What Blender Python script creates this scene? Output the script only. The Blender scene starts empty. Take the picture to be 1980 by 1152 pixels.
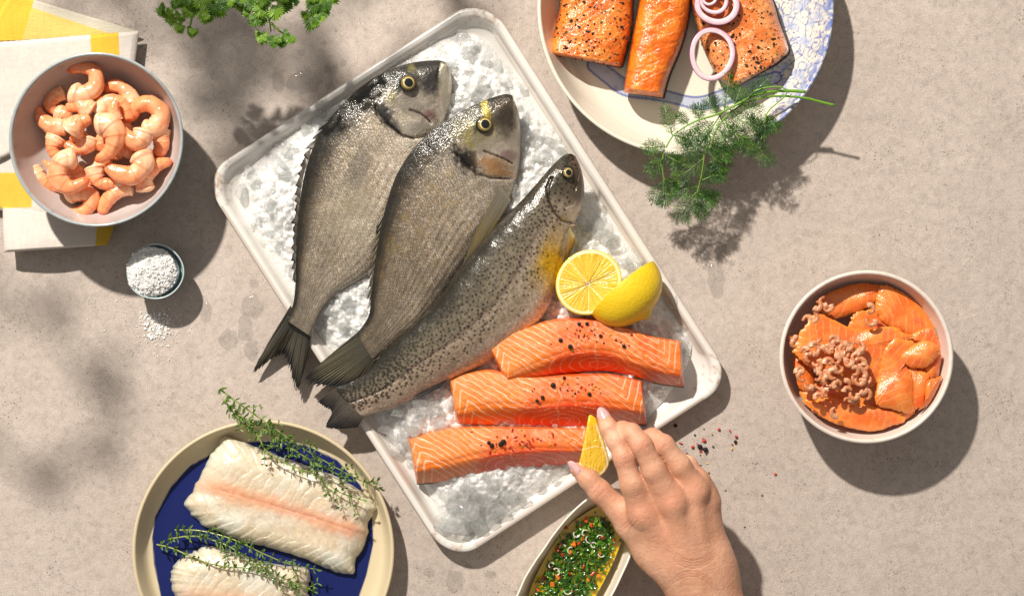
import bpy, math, random
import numpy as np
from mathutils import Vector, Matrix

SC = bpy.context.scene
C = SC.collection
# ------------------------------------------------------------------ camera, world, lamp, exposure
H = 1.6                                     # camera height over the table, metres
S = 1980 / 0.9                              # plan scale: units of the layout per metre at table height
cam = bpy.data.cameras.new('camera')
cam.lens = 36 * H / 0.9; cam.sensor_width = 36
cam.clip_start = 0.05; cam.clip_end = 40
camo = bpy.data.objects.new('camera', cam); C.objects.link(camo)
camo.location = (0, 0, H)
SC.camera = camo

world = bpy.data.worlds.new('World'); SC.world = world; world.use_nodes = True
wn = world.node_tree.nodes; wl = world.node_tree.links
bg = wn['Background']
tc = wn.new('ShaderNodeTexCoord')
dt = wn.new('ShaderNodeVectorMath'); dt.operation = 'DOT_PRODUCT'
dt.inputs[1].default_value = (-0.42, 0.55, 0.72)
rp = wn.new('ShaderNodeValToRGB')
rp.color_ramp.elements[0].position = 0.0; rp.color_ramp.elements[0].color = (0.55, 0.5, 0.46, 1)
rp.color_ramp.elements[1].position = 1.0; rp.color_ramp.elements[1].color = (1.15, 1.1, 1.05, 1)
wl.new(tc.outputs['Generated'], dt.inputs[0]); wl.new(dt.outputs['Value'], rp.inputs[0])
wl.new(rp.outputs[0], bg.inputs[0]); bg.inputs[1].default_value = 0.37

LAMP = Vector((-1.2, 2.1, 2.5))
ld = bpy.data.lights.new('studio_lamp', 'SPOT')
ld.energy = 800; ld.color = (1.0, 0.93, 0.84); ld.shadow_soft_size = 0.055
ld.spot_size = math.radians(75); ld.spot_blend = 0.2
lo = bpy.data.objects.new('studio_lamp', ld); C.objects.link(lo)
lo.location = LAMP
lo.rotation_euler = (Vector((0, 0, 0)) - LAMP).to_track_quat('-Z', 'Y').to_euler()

SC.view_settings.view_transform = 'Standard'
SC.view_settings.look = 'None'
SC.view_settings.exposure = 0.0
SC.view_settings.gamma = 1.0
SC.view_settings.use_curve_mapping = False
cy = SC.cycles
SC.render.engine = 'CYCLES'
cy.use_denoising = True
try: cy.denoiser = 'OPENIMAGEDENOISE'
except Exception: pass
cy.max_bounces = 9; cy.transparent_max_bounces = 24; cy.transmission_bounces = 8
cy.diffuse_bounces = 4; cy.glossy_bounces = 3
cy.caustics_reflective = False; cy.caustics_refractive = False
cy.sample_clamp_indirect = 3.0

# ------------------------------------------------------------------ helpers
RS = np.random.RandomState
def P(px, py, z=0.0):
    px = np.asarray(px, float); py = np.asarray(py, float); z = np.asarray(z, float) + 0 * px
    k = (H - z) / H
    return np.stack([(px - 990) / S * k, (576 - py) / S * k, z], -1)
def PV(px, py, z=0.0): return Vector(P(px, py, z))

def c(h):
    v = [int(h[i:i + 2], 16) / 255 for i in (0, 2, 4)]
    return np.array([x / 12.92 if x <= .04045 else ((x + .055) / 1.055) ** 2.4 for x in v])
def mixc(a, b, t):
    t = np.clip(np.asarray(t, float), 0, 1)[..., None]
    return a * (1 - t) + b * t
def sst(a, b, x):
    t = np.clip((x - a) / (b - a), 0, 1); return t * t * (3 - 2 * t)
def _h(ix, iy, seed):
    n = (ix.astype(np.int64) * 374761393 + iy.astype(np.int64) * 668265263 + seed * 1442695041) & 0xffffffff
    n = ((n ^ (n >> 13)) * 1274126177) & 0xffffffff
    n = n ^ (n >> 16)
    return (n & 0xffff) / 65535.0
def vn(x, y, seed=0):
    x = np.asarray(x, float); y = np.asarray(y, float)
    ix = np.floor(x); iy = np.floor(y); fx = x - ix; fy = y - iy
    fx = fx * fx * (3 - 2 * fx); fy = fy * fy * (3 - 2 * fy)
    a = _h(ix, iy, seed); b = _h(ix + 1, iy, seed); cc = _h(ix, iy + 1, seed); d = _h(ix + 1, iy + 1, seed)
    return (a * (1 - fx) + b * fx) * (1 - fy) + (cc * (1 - fx) + d * fx) * fy
def fbm(x, y, seed=0, o=4):
    r = 0; a = .5; t = 0
    for i in range(o):
        r = r + a * vn(x * 2 ** i, y * 2 ** i, seed + i * 17); t += a; a *= .5
    return r / t
def pdist(px, py, poly):
    """distance in layout units from points to an open polyline"""
    poly = np.asarray(poly, float); d = np.full(np.shape(px), 1e9)
    for (x0, y0), (x1, y1) in zip(poly[:-1], poly[1:]):
        dx, dy = x1 - x0, y1 - y0; L = dx * dx + dy * dy + 1e-9
        t = np.clip(((px - x0) * dx + (py - y0) * dy) / L, 0, 1)
        d = np.minimum(d, np.hypot(px - x0 - t * dx, py - y0 - t * dy))
    return d
def inside(px, py, poly):
    poly = np.asarray(poly, float); r = np.zeros(np.shape(px), bool); n = len(poly)
    for i in range(n):
        x0, y0 = poly[i]; x1, y1 = poly[(i + 1) % n]
        cnd = (y0 > py) != (y1 > py)
        r ^= cnd & (px < (x1 - x0) * (py - y0) / ((y1 - y0) if y1 != y0 else 1e-9) + x0)
    return r
def spl(pts, n, closed=False, smooth=True, at=None):
    """resample a polyline by arc length with Catmull-Rom; pts (k, d)"""
    p = np.asarray(pts, float)
    if closed: p = np.vstack([p, p[:1]])
    seg = np.linalg.norm(np.diff(p[:, :2], axis=0), axis=1) + 1e-9
    cum = np.r_[0, np.cumsum(seg)] / seg.sum()
    u = np.linspace(0, 1, n, endpoint=not closed) if at is None else np.asarray(at)
    k = np.clip(np.searchsorted(cum, u, side='right') - 1, 0, len(p) - 2)
    t = ((u - cum[k]) / (cum[k + 1] - cum[k]))[:, None]
    if not smooth: return p[k] * (1 - t) + p[k + 1] * t
    if closed:
        pm = p[:-1]; N = len(pm); a, b, cc, d = pm[(k - 1) % N], pm[k % N], pm[(k + 1) % N], pm[(k + 2) % N]
    else:
        a = p[np.maximum(k - 1, 0)]; b = p[k]; cc = p[k + 1]; d = p[np.minimum(k + 2, len(p) - 1)]
    return .5 * ((2 * b) + (-a + cc) * t + (2 * a - 5 * b + 4 * cc - d) * t * t + (-a + 3 * b - 3 * cc + d) * t ** 3)
def lerp1(v, n):
    if np.isscalar(v): return np.full(n, float(v))
    v = np.asarray(v, float); return np.interp(np.linspace(0, 1, n), np.linspace(0, 1, len(v)), v)

def wloc(o):
    l = Vector((0, 0, 0))
    while o is not None: l += o.location; o = o.parent
    return l
def tag(o, label=None, cat=None, group=None, kind=None):
    if label: o['label'] = label
    if cat: o['category'] = cat
    if group: o['group'] = group
    if kind: o['kind'] = kind
    return o
def thing(name, label, cat, loc, group=None):
    o = bpy.data.objects.new(name, None); C.objects.link(o); o.location = Vector(loc); o.empty_display_size = .01
    return tag(o, label, cat, group)
def mk(name, V, F, mat, parent=None, col=None, st=None, smooth=True, loc=None):
    """one mesh object from world-space vertices; F = list of index arrays (quads and / or triangles)"""
    V = np.asarray(V, float).reshape(-1, 3)
    if parent is not None: o0 = wloc(parent)
    elif loc is not None: o0 = Vector(loc)
    else:
        m = (V.min(0) + V.max(0)) / 2; o0 = Vector((m[0], m[1], V[:, 2].min()))
    if not isinstance(F, (list, tuple)): F = [F]
    F = [np.asarray(f, np.int32) for f in F if len(f)]
    me = bpy.data.meshes.new(name)
    me.vertices.add(len(V)); me.vertices.foreach_set('co', (V - np.array(o0)).astype(np.float32).ravel())
    nl = sum(f.size for f in F); npoly = sum(len(f) for f in F)
    me.loops.add(nl); me.loops.foreach_set('vertex_index', np.concatenate([f.ravel() for f in F]))
    tot = np.concatenate([np.full(len(f), f.shape[1], np.int32) for f in F])
    me.polygons.add(npoly); me.polygons.foreach_set('loop_start', np.r_[0, np.cumsum(tot)[:-1]].astype(np.int32))
    me.polygons.foreach_set('use_smooth', np.full(npoly, smooth))
    me.update(calc_edges=True); me.validate()
    if col is not None:
        a = me.color_attributes.new('Col', 'FLOAT_COLOR', 'POINT')
        col = np.asarray(col, float).reshape(-1, 3)
        a.data.foreach_set('color', np.c_[np.clip(col, 0, 1), np.ones(len(col))].astype(np.float32).ravel())
    if st is not None:
        a = me.attributes.new('st', 'FLOAT_VECTOR', 'POINT')
        a.data.foreach_set('vector', np.asarray(st, np.float32).reshape(-1, 3).ravel())
    if mat is not None: me.materials.append(mat)
    o = bpy.data.objects.new(name, me); C.objects.link(o)
    if parent is not None: o.parent = parent
    else: o.location = o0
    return o
def rings(n, m, closed_m=True, closed_n=False, off=0):
    i = np.arange(n if closed_n else n - 1)[:, None]; j = np.arange(m if closed_m else m - 1)[None, :]
    a = i * m + j; b = i * m + (j + 1) % m; i2 = (i + 1) % n
    return np.stack([a, b, i2 * m + (j + 1) % m, i2 * m + j], -1).reshape(-1, 4) + off
class Acc:
    """collects pieces into one mesh"""
    def __init__(s): s.V = []; s.Q = []; s.T = []; s.K = []; s.n = 0
    def add(s, V, F, col=None):
        V = np.asarray(V, float).reshape(-1, 3)
        for f in (F if isinstance(F, (list, tuple)) else [F]):
            f = np.asarray(f)
            if len(f): (s.Q if f.shape[1] == 4 else s.T).append(f + s.n)
        s.V.append(V); s.n += len(V)
        s.K.append(np.broadcast_to(np.asarray(col if col is not None else (1, 1, 1), float), (len(V), 3)))
    def build(s, name, mat, parent=None, smooth=True, col=True, loc=None):
        F = []
        if s.Q: F.append(np.concatenate(s.Q))
        if s.T: F.append(np.concatenate(s.T))
        return mk(name, np.concatenate(s.V), F, mat, parent, np.concatenate(s.K) if col else None, None, smooth, loc)

def tube(pts, rad, m=8, flat=1.0):
    """ring tube along 3D points (world) with closed tips -> V, F"""
    p = np.asarray(pts, float); n = len(p); rad = lerp1(rad, n) if not (hasattr(rad, '__len__') and len(rad) == n) else np.asarray(rad, float)
    t = np.gradient(p, axis=0); t /= np.linalg.norm(t, axis=1)[:, None] + 1e-12
    up = np.array([0, 0, 1.0]); a = np.cross(t, up); l = np.linalg.norm(a, axis=1)[:, None]
    a = np.where(l > 1e-4, a / (l + 1e-12), np.array([[1.0, 0, 0]])); b = np.cross(a, t)
    th = np.linspace(0, 2 * np.pi, m, endpoint=False)
    V = p[:, None] + rad[:, None, None] * (np.cos(th)[None, :, None] * a[:, None] + flat * np.sin(th)[None, :, None] * b[:, None])
    V = np.concatenate([V.reshape(-1, 3), p[:1], p[-1:]]); F = rings(n, m)
    j = np.arange(m); jn = (j + 1) % m
    T = np.concatenate([np.stack([jn, j, np.full(m, n * m)], -1), np.stack([(n - 1) * m + j, (n - 1) * m + jn, np.full(m, n * m + 1)], -1)])
    return V, [F, T]
def slab(A, B, n, mt, ztop, zbot, colf=None, smooth=True, at=None, edge=1.0):
    """closed solid between two plan curves A(s), B(s): top and bottom heights are functions of s, t, px, py"""
    a = spl(A, n, smooth=smooth, at=at); b = spl(B, n, smooth=smooth, at=at)
    tt = -np.cos(np.linspace(0, np.pi, mt)); tt = np.sign(tt) * np.abs(tt) ** edge
    t = np.r_[tt, tt[::-1][1:-1]]; top = np.r_[np.ones(mt, bool), np.zeros(mt - 2, bool)]
    m = len(t); s = np.linspace(0, 1, n)[:, None] + 0 * t[None]; T = t[None] + 0 * s
    w = (T + 1)[..., None] / 2; q = a[:, None, :2] * (1 - w) + b[:, None, :2] * w
    px, py = q[..., 0], q[..., 1]
    zt = ztop(s, T, px, py); zb = zbot(s, T, px, py)
    z = np.where(top[None], zt, np.minimum(zb, zt))
    V = P(px, py, z).reshape(-1, 3)
    ce = P(np.array([px[0].mean(), px[-1].mean()]), np.array([py[0].mean(), py[-1].mean()]), np.array([z[0].mean(), z[-1].mean()]))
    V = np.concatenate([V, ce]); F = rings(n, m); j = np.arange(m); jn = (j + 1) % m
    Tn = np.concatenate([np.stack([jn, j, np.full(m, n * m)], -1), np.stack([(n - 1) * m + j, (n - 1) * m + jn, np.full(m, n * m + 1)], -1)])
    col = None
    if colf is not None:
        k = colf(s, T, px, py, z, top[None] & (s > -1)).reshape(-1, 3); K = k.reshape(n, m, 3)
        col = np.concatenate([k, K[0].mean(0)[None], K[-1].mean(0)[None]])
    st = np.stack([px, py, z * S], -1).reshape(-1, 3) / 100
    st = np.concatenate([st, st[:1], st[-1:]])
    return V, [F, Tn], col, st
def blob(poly, nr, nb, ztop, zbot, colf=None, smooth=True, cen=None, rr=None, side=None):
    """closed solid over a star-shaped plan outline; heights are functions of r, px, py"""
    b = spl(poly, nb, closed=True, smooth=smooth)[:, :2]
    ce = np.array(cen, float) if cen is not None else b.mean(0)
    r = np.linspace(0, 1, nr + 1)[1:] ** .8 if rr is None else rr
    r = np.sin(np.linspace(0, 1, nr + 1)[1:] * np.pi / 2) if rr is None else r
    R = np.r_[r, r[::-1][1:]] if side is None else np.r_[r, r[::-1]]
    top = np.r_[np.ones(nr, bool), np.zeros(len(R) - nr, bool)]
    q = ce + R[:, None, None] * (b[None] - ce); px, py = q[..., 0], q[..., 1]
    RR = R[:, None] + 0 * px
    zt = ztop(RR, px, py); zb = zbot(RR, px, py)
    z = np.where(top[:, None], zt, np.minimum(zb, zt))
    n = len(R); V = P(px, py, z).reshape(-1, 3)
    one = np.array([ce[0]]), np.array([ce[1]])
    zc = ztop(np.zeros(1), *one)[0], zbot(np.zeros(1), *one)[0]
    V = np.concatenate([V, P(ce[0], ce[1], zc[0])[None], P(ce[0], ce[1], zc[1])[None]])
    F = rings(n, nb); j = np.arange(nb); jn = (j + 1) % nb
    T = np.concatenate([np.stack([jn, j, np.full(nb, n * nb)], -1), np.stack([(n - 1) * nb + j, (n - 1) * nb + jn, np.full(nb, n * nb + 1)], -1)])
    col = None
    if colf is not None:
        k = colf(RR, px, py, z, top[:, None] & (RR > -1)).reshape(-1, 3)
        col = np.concatenate([k, k[:nb].mean(0)[None], k[-nb:].mean(0)[None]])
    st = np.stack([px, py, z * S], -1).reshape(-1, 3) / 100; st = np.concatenate([st, st[:1], st[-1:]])
    return V, [F, T], col, st
def lathe(cx, cy, prof, m=128, wob=0.0, seed=0, closed=True):
    """profile (r, z) revolved about a world point"""
    pr = np.asarray(prof, float); th = np.linspace(0, 2 * np.pi, m, endpoint=False)
    w = 1 + wob * (np.sin(2 * th + seed) * .5 + .3 * np.sin(3 * th + seed * 2.1) + .2 * np.sin(5 * th + seed))
    V = np.stack([cx + pr[:, 0:1] * np.cos(th) * w, cy + pr[:, 0:1] * np.sin(th) * w, pr[:, 1:2] + 0 * th], -1)
    return V, [rings(len(pr), m, True, closed)[:, ::-1]]
def ell(cen, R, ax=None, n=14, m=20):
    """ellipsoid; ax = 3x3 rotation"""
    ph = np.linspace(0, np.pi, n); th = np.linspace(0, 2 * np.pi, m, endpoint=False)
    V = np.stack([np.sin(ph)[:, None] * np.cos(th), np.sin(ph)[:, None] * np.sin(th), np.cos(ph)[:, None] + 0 * th], -1) * np.array(R)
    if ax is not None: V = V @ np.asarray(ax).T
    return (V + np.array(cen)).reshape(-1, 3), [rings(n, m)]

# ------------------------------------------------------------------ materials
def mat(name, base=None, rough=.5, attr=False, metal=0., spec=.5, sss=0., sssr=(.01, .004, .002), coat=0., coatr=.1, bump=None, trans=0., ior=1.45, var=None, alpha=1.):
    """bump: list of (kind, scale, strength, distance, coordinate); var: (scale, amount)"""
    m = bpy.data.materials.new(name); m.use_nodes = True
    n = m.node_tree.nodes; l = m.node_tree.links; p = n['Principled BSDF']
    p.inputs['Roughness'].default_value = rough; p.inputs['Metallic'].default_value = metal
    p.inputs['Specular IOR Level'].default_value = spec; p.inputs['IOR'].default_value = ior
    p.inputs['Subsurface Weight'].default_value = sss; p.inputs['Subsurface Radius'].default_value = sssr
    p.inputs['Subsurface Scale'].default_value = 1.0
    p.inputs['Coat Weight'].default_value = coat; p.inputs['Coat Roughness'].default_value = coatr
    p.inputs['Transmission Weight'].default_value = trans; p.inputs['Alpha'].default_value = alpha
    if attr:
        a = n.new('ShaderNodeAttribute'); a.attribute_name = 'Col'; src = a.outputs['Color']
    else:
        r = n.new('ShaderNodeRGB'); b = base if not isinstance(base, str) else c(base)
        r.outputs[0].default_value = (*b, 1); src = r.outputs[0]
    t = n.new('ShaderNodeTexCoord'); s = n.new('ShaderNodeAttribute'); s.attribute_name = 'st'
    if var:
        nz = n.new('ShaderNodeTexNoise'); nz.inputs['Scale'].default_value = var[0]; nz.inputs['Detail'].default_value = 6
        l.new(t.outputs['Object'], nz.inputs['Vector'])
        mr = n.new('ShaderNodeMapRange'); mr.inputs['From Min'].default_value = .25; mr.inputs['From Max'].default_value = .75
        mr.inputs['To Min'].default_value = 1 - var[1]; mr.inputs['To Max'].default_value = 1 + var[1]
        l.new(nz.outputs['Fac'], mr.inputs['Value'])
        mx = n.new('ShaderNodeVectorMath'); mx.operation = 'SCALE'; l.new(src, mx.inputs[0]); l.new(mr.outputs[0], mx.inputs['Scale'])
        src = mx.outputs[0]
    l.new(src, p.inputs['Base Color'])
    prev = None
    for b in (bump or []):
        kind, sc, stg, dist = b[:4]
        tx = n.new('ShaderNodeTexVoronoi' if kind == 'v' else 'ShaderNodeTexNoise'); tx.inputs['Scale'].default_value = sc
        if kind != 'v': tx.inputs['Detail'].default_value = 5
        l.new(s.outputs['Vector'] if len(b) > 4 else t.outputs['Object'], tx.inputs['Vector'])
        bp = n.new('ShaderNodeBump'); bp.inputs['Strength'].default_value = stg; bp.inputs['Distance'].default_value = dist
        l.new(tx.outputs['Distance' if kind == 'v' else 'Fac'], bp.inputs['Height'])
        if prev: l.new(prev, bp.inputs['Normal'])
        prev = bp.outputs[0]
    if prev: l.new(prev, p.inputs['Normal']); l.new(prev, p.inputs['Coat Normal'])
    return m
def front_only(n, l, f):
    g = n.new('ShaderNodeNewGeometry'); a = n.new('ShaderNodeMath'); a.operation = 'SUBTRACT'; a.inputs[0].default_value = 1.0; l.new(g.outputs['Backfacing'], a.inputs[1])
    b = n.new('ShaderNodeMath'); b.operation = 'MULTIPLY'; l.new(a.outputs[0], b.inputs[0]); l.new(f, b.inputs[1]); return b.outputs[0]
def sector(dx, dy, a, b):
    """words for where in a cluster of half-size a by b a piece lies"""
    r = math.hypot(dx / a, dy / b); ang = math.degrees(math.atan2(dy, dx)) % 360
    w = ['right', 'lower right', 'lower', 'lower left', 'left', 'upper left', 'upper', 'upper right'][int((ang + 22.5) // 45) % 8]
    return ('at the very centre' if r < .22 else 'just ' + w + ' of the centre' if r < .55 else 'in the ' + w + ' part' if r < .85 else 'at the ' + w + ' edge')
def clear_mat(name, tint, thru=.6, milky=.2, rough=.05, bumps=(60, .3, .002), isl=0.0, edge=.35):
    """wet ice and water: light passes through it, it has a sheen and a milky body"""
    m = bpy.data.materials.new(name); m.use_nodes = True
    n = m.node_tree.nodes; l = m.node_tree.links; n.remove(n['Principled BSDF']); out = n['Material Output']
    tr = n.new('ShaderNodeBsdfTransparent'); tr.inputs[0].default_value = (.97, .98, .98, 1)
    gl = n.new('ShaderNodeBsdfGlass'); gl.inputs['Roughness'].default_value = rough; gl.inputs['IOR'].default_value = 1.31
    df = n.new('ShaderNodeBsdfDiffuse'); df.inputs[0].default_value = (*tint, 1)
    tl = n.new('ShaderNodeBsdfTranslucent'); tl.inputs[0].default_value = (*tint, 1)
    gs = n.new('ShaderNodeBsdfGlossy'); gs.inputs['Roughness'].default_value = max(rough, .06)
    t = n.new('ShaderNodeTexCoord'); nz = n.new('ShaderNodeTexNoise'); nz.inputs['Scale'].default_value = bumps[0]; nz.inputs['Detail'].default_value = 4
    l.new(t.outputs['Object'], nz.inputs['Vector'])
    bp = n.new('ShaderNodeBump'); bp.inputs['Strength'].default_value = bumps[1]; bp.inputs['Distance'].default_value = bumps[2]
    l.new(nz.outputs['Fac'], bp.inputs['Height'])
    for q in (gl, gs): l.new(bp.outputs[0], q.inputs['Normal'])
    def mx(f, a, b):
        x = n.new('ShaderNodeMixShader')
        if isinstance(f, (int, float)): x.inputs[0].default_value = f
        else: l.new(f, x.inputs[0])
        l.new(a, x.inputs[1]); l.new(b, x.inputs[2]); return x.outputs[0]
    body = mx(.5, df.outputs[0], tl.outputs[0])
    cl = mx(thru, gl.outputs[0], tr.outputs[0])
    if isl:
        g = n.new('ShaderNodeNewGeometry'); mr = n.new('ShaderNodeMapRange')
        mr.inputs['To Min'].default_value = max(0, milky - isl); mr.inputs['To Max'].default_value = milky + isl
        l.new(g.outputs['Random Per Island'], mr.inputs['Value']); f = mr.outputs[0]
    else: f = milky
    lw = n.new('ShaderNodeLayerWeight'); lw.inputs['Blend'].default_value = .35; l.new(bp.outputs[0], lw.inputs['Normal'])
    ma = n.new('ShaderNodeMath'); ma.operation = 'MULTIPLY_ADD'; ma.use_clamp = True; l.new(lw.outputs['Facing'], ma.inputs[0]); ma.inputs[1].default_value = edge
    if isinstance(f, (int, float)): ma.inputs[2].default_value = f
    else: l.new(f, ma.inputs[2])
    a = mx(ma.outputs[0], cl, body)
    fr = n.new('ShaderNodeFresnel'); fr.inputs['IOR'].default_value = 1.33; l.new(bp.outputs[0], fr.inputs['Normal'])
    l.new(mx(front_only(n, l, fr.outputs[0]), a, gs.outputs[0]), out.inputs['Surface'])
    return m
# ------------------------------------------------------------------ table surface
def table_mat():
    m = bpy.data.materials.new('stone_table'); m.use_nodes = True
    n = m.node_tree.nodes; l = m.node_tree.links; p = n['Principled BSDF']
    t = n.new('ShaderNodeTexCoord')
    def nz(sc, det, ro=.5, dist=0):
        x = n.new('ShaderNodeTexNoise'); x.inputs['Scale'].default_value = sc; x.inputs['Detail'].default_value = det
        x.inputs['Roughness'].default_value = ro; x.inputs['Distortion'].default_value = dist
        l.new(t.outputs['Object'], x.inputs['Vector']); return x.outputs['Fac']
    def ramp(f, stops):
        r = n.new('ShaderNodeValToRGB'); e = r.color_ramp.elements
        while len(e) < len(stops): e.new(.5)
        for q, (pos, col) in zip(e, stops): q.position = pos; q.color = (*col, 1)
        l.new(f, r.inputs[0]); return r.outputs[0]
    def mul(a, b, f=1.0, mode='MULTIPLY'):
        x = n.new('ShaderNodeMix'); x.data_type = 'RGBA'; x.blend_type = mode
        if isinstance(f, float): x.inputs[0].default_value = f
        else: l.new(f, x.inputs[0])
        l.new(a, x.inputs[6]); l.new(b, x.inputs[7]); return x.outputs[2]
    big = ramp(nz(9, 10, .72), [(.3, (.43, .368, .322)), (.5, (.478, .411, .362)), (.7, (.525, .456, .405))])
    mid = ramp(nz(130, 10, .8, .6), [(.30, (.72, .71, .70)), (.5, (1, 1, 1)), (.70, (1.18, 1.17, 1.16))])
    g = ramp(nz(1100, 5, .9), [(.32, (.50, .49, .48)), (.5, (1, 1, 1)), (.66, (1.34, 1.33, 1.32))])
    a = mul(big, mid); a = mul(a, g)
    # pits and dark flecks gathered in worn patches
    v = n.new('ShaderNodeTexVoronoi'); v.inputs['Scale'].default_value = 330; l.new(t.outputs['Object'], v.inputs['Vector'])
    sp = ramp(v.outputs['Distance'], [(.0, (.35, .33, .32)), (.20, (.5, .48, .46)), (.28, (1, 1, 1))])
    pm = ramp(nz(26, 5, .75), [(.5, (0, 0, 0)), (.66, (1, 1, 1))])
    a = mul(a, sp, pm)
    sc = ramp(nz(190, 3, .6, 1.5), [(.30, (.6, .58, .56)), (.36, (1, 1, 1)), (.66, (1, 1, 1)), (.72, (1.2, 1.19, 1.18))])
    a = mul(a, sc, .6)
    l.new(a, p.inputs['Base Color']); p.inputs['Roughness'].default_value = .72; p.inputs['Specular IOR Level'].default_value = .3
    b1 = n.new('ShaderNodeBump'); b1.inputs['Strength'].default_value = .5; b1.inputs['Distance'].default_value = .0006; l.new(nz(420, 6, .75), b1.inputs['Height'])
    b2 = n.new('ShaderNodeBump'); b2.inputs['Strength'].default_value = .4; b2.inputs['Distance'].default_value = .002; l.new(nz(60, 6, .6), b2.inputs['Height']); l.new(b1.outputs[0], b2.inputs['Normal'])
    l.new(b2.outputs[0], p.inputs['Normal'])
    return m
g = np.linspace(-2.5, 2.5, 21); gx, gy = np.meshgrid(g, g, indexing='ij')
o = mk('table_surface', np.stack([gx, gy, 0 * gx], -1), rings(21, 21, False)[:, ::1], table_mat(), loc=(0, 0, 0), smooth=False)
tag(o, 'warm grey stone table surface with fine speckles', kind='structure')

# ------------------------------------------------------------------ serving tray
def rrect(hx, hy, r, n=14):
    pts = []
    for cx, cy, a0 in ((hx - r, hy - r, 0), (-hx + r, hy - r, 90), (-hx + r, -hy + r, 180), (hx - r, -hy + r, 270)):
        for k in range(n):
            a = math.radians(a0 + 90 * k / (n - 1)); pts.append((cx + r * math.cos(a), cy + r * math.sin(a)))
    return np.array(pts)
TC = P(903, 540, .018)[:2]; TA = math.radians(-57.2)           # centre and heading of the long side
THX, THY = 0.1985, 0.1462
M_tray = mat('white_glaze', rough=.28, attr=True, spec=.5, coat=.25, coatr=.15, var=(25, .05), bump=[('n', 60, .12, .003)])
def make_tray():
    prof = [(.030, .0), (.012, .0015), (.003, .010), (-.0012, .0172), (-.0006, .0192), (.0014, .0200), (.0044, .0196), (.0062, .0178), (.0085, .0120), (.012, .0080), (.018, .0058), (.032, .0052), (.06, .005)]
    n = 0; R = []
    for ins, z in prof:
        R.append((ins, z))
    R2 = []
    for (a, b) in zip(R[:-1], R[1:]):
        for k in range(3): R2.append((a[0] + (b[0] - a[0]) * k / 3, a[1] + (b[1] - a[1]) * k / 3))
    R2.append(R[-1])
    V = []; K = []; ca, sa = math.cos(TA), math.sin(TA)
    for ins, z in R2:
        q = rrect(THX - ins, THY - ins, max(.004, .030 - ins * .6), 40)
        # slight hand-made unevenness
        w = 1 + (.006 * np.sin(np.arange(len(q)) * .09) if ins < .01 else 0 * q[:, 0]); q = q * w[:, None]
        x = TC[0] + q[:, 0] * ca - q[:, 1] * sa; y = TC[1] + q[:, 0] * sa + q[:, 1] * ca
        V.append(np.stack([x, y, z + 0 * x + (.0006 if ins < .01 else 0) * np.sin(np.arange(len(q)) * .13)], -1))
        f = np.clip(1 - abs(z - .0192) / .0016, 0, 1) * (ins < .006)
        wear = sst(.48, .72, fbm(x * 160, y * 160, 5)) * f * .9 + sst(.60, .68, fbm(x * 330, y * 330, 9)) * .5 * (z > .008)
        K.append(mixc(np.array([.72, .69, .645]) + 0 * x[:, None], np.array([.42, .30, .21]) + 0 * x[:, None], wear))
    m = len(V[0]); V = np.array(V).reshape(-1, 3); K = np.array(K).reshape(-1, 3)
    F = rings(len(R2), m); k = (len(R2) - 1) * m
    cen = np.array([[TC[0], TC[1], .005], [TC[0], TC[1], .0]])
    n0 = len(V); j = np.arange(m); jn = (j + 1) % m
    T = np.concatenate([np.stack([k + j, k + jn, np.full(m, n0)], -1), np.stack([jn, j, np.full(m, n0 + 1)], -1)])
    V = np.concatenate([V, cen]); K = np.concatenate([K, [[.72, .69, .645]] * 2])
    o = mk('serving_tray', V, [F, T], M_tray, col=K)
    tag(o, 'white glazed rectangular tray with rounded corners holding ice and fish', 'tray')
make_tray()

# ------------------------------------------------------------------ bowls and plates
def dish(name, label, cat, cx, cy, rpx, h, prof, m_in, m_out=None, wob=0., seed=0, colf=None, mt=None, m=160, sub=4):
    """prof: (fraction of rim radius, z) outside foot -> rim -> inside centre"""
    ctr = P(cx, cy, h); R = rpx / S * (H - h) / H
    pr = np.array(prof, float); pr = spl(pr * np.array([1, 10]), len(pr) * sub) / np.array([1, 10])
    pr[:, 0] = np.maximum(pr[:, 0], 1e-4)
    V, F = lathe(ctr[0], ctr[1], np.c_[pr[:, 0] * R, pr[:, 1]], m, wob, seed, closed=False)
    K = colf(V[..., 0], V[..., 1], V[..., 2], np.broadcast_to(np.arange(len(pr))[:, None] / (len(pr) - 1.), V.shape[:2]), (V[..., 0] - ctr[0]) / R, (V[..., 1] - ctr[1]) / R)
    o = mk(name, V, F, mt, col=K, loc=(ctr[0], ctr[1], 0))
    return tag(o, label, cat), ctr, R
M_glaze = mat('grey_glaze', rough=.33, attr=True, coat=.3, coatr=.12, var=(60, .06), bump=[('n', 90, .1, .002)])
M_matte = mat('matte_ceramic', rough=.5, attr=True, coat=.1, coatr=.3, var=(50, .05), bump=[('n', 120, .12, .002)])
ch = lambda col, like: np.broadcast_to(col, np.shape(like) + (3,)) * 1.0
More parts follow.
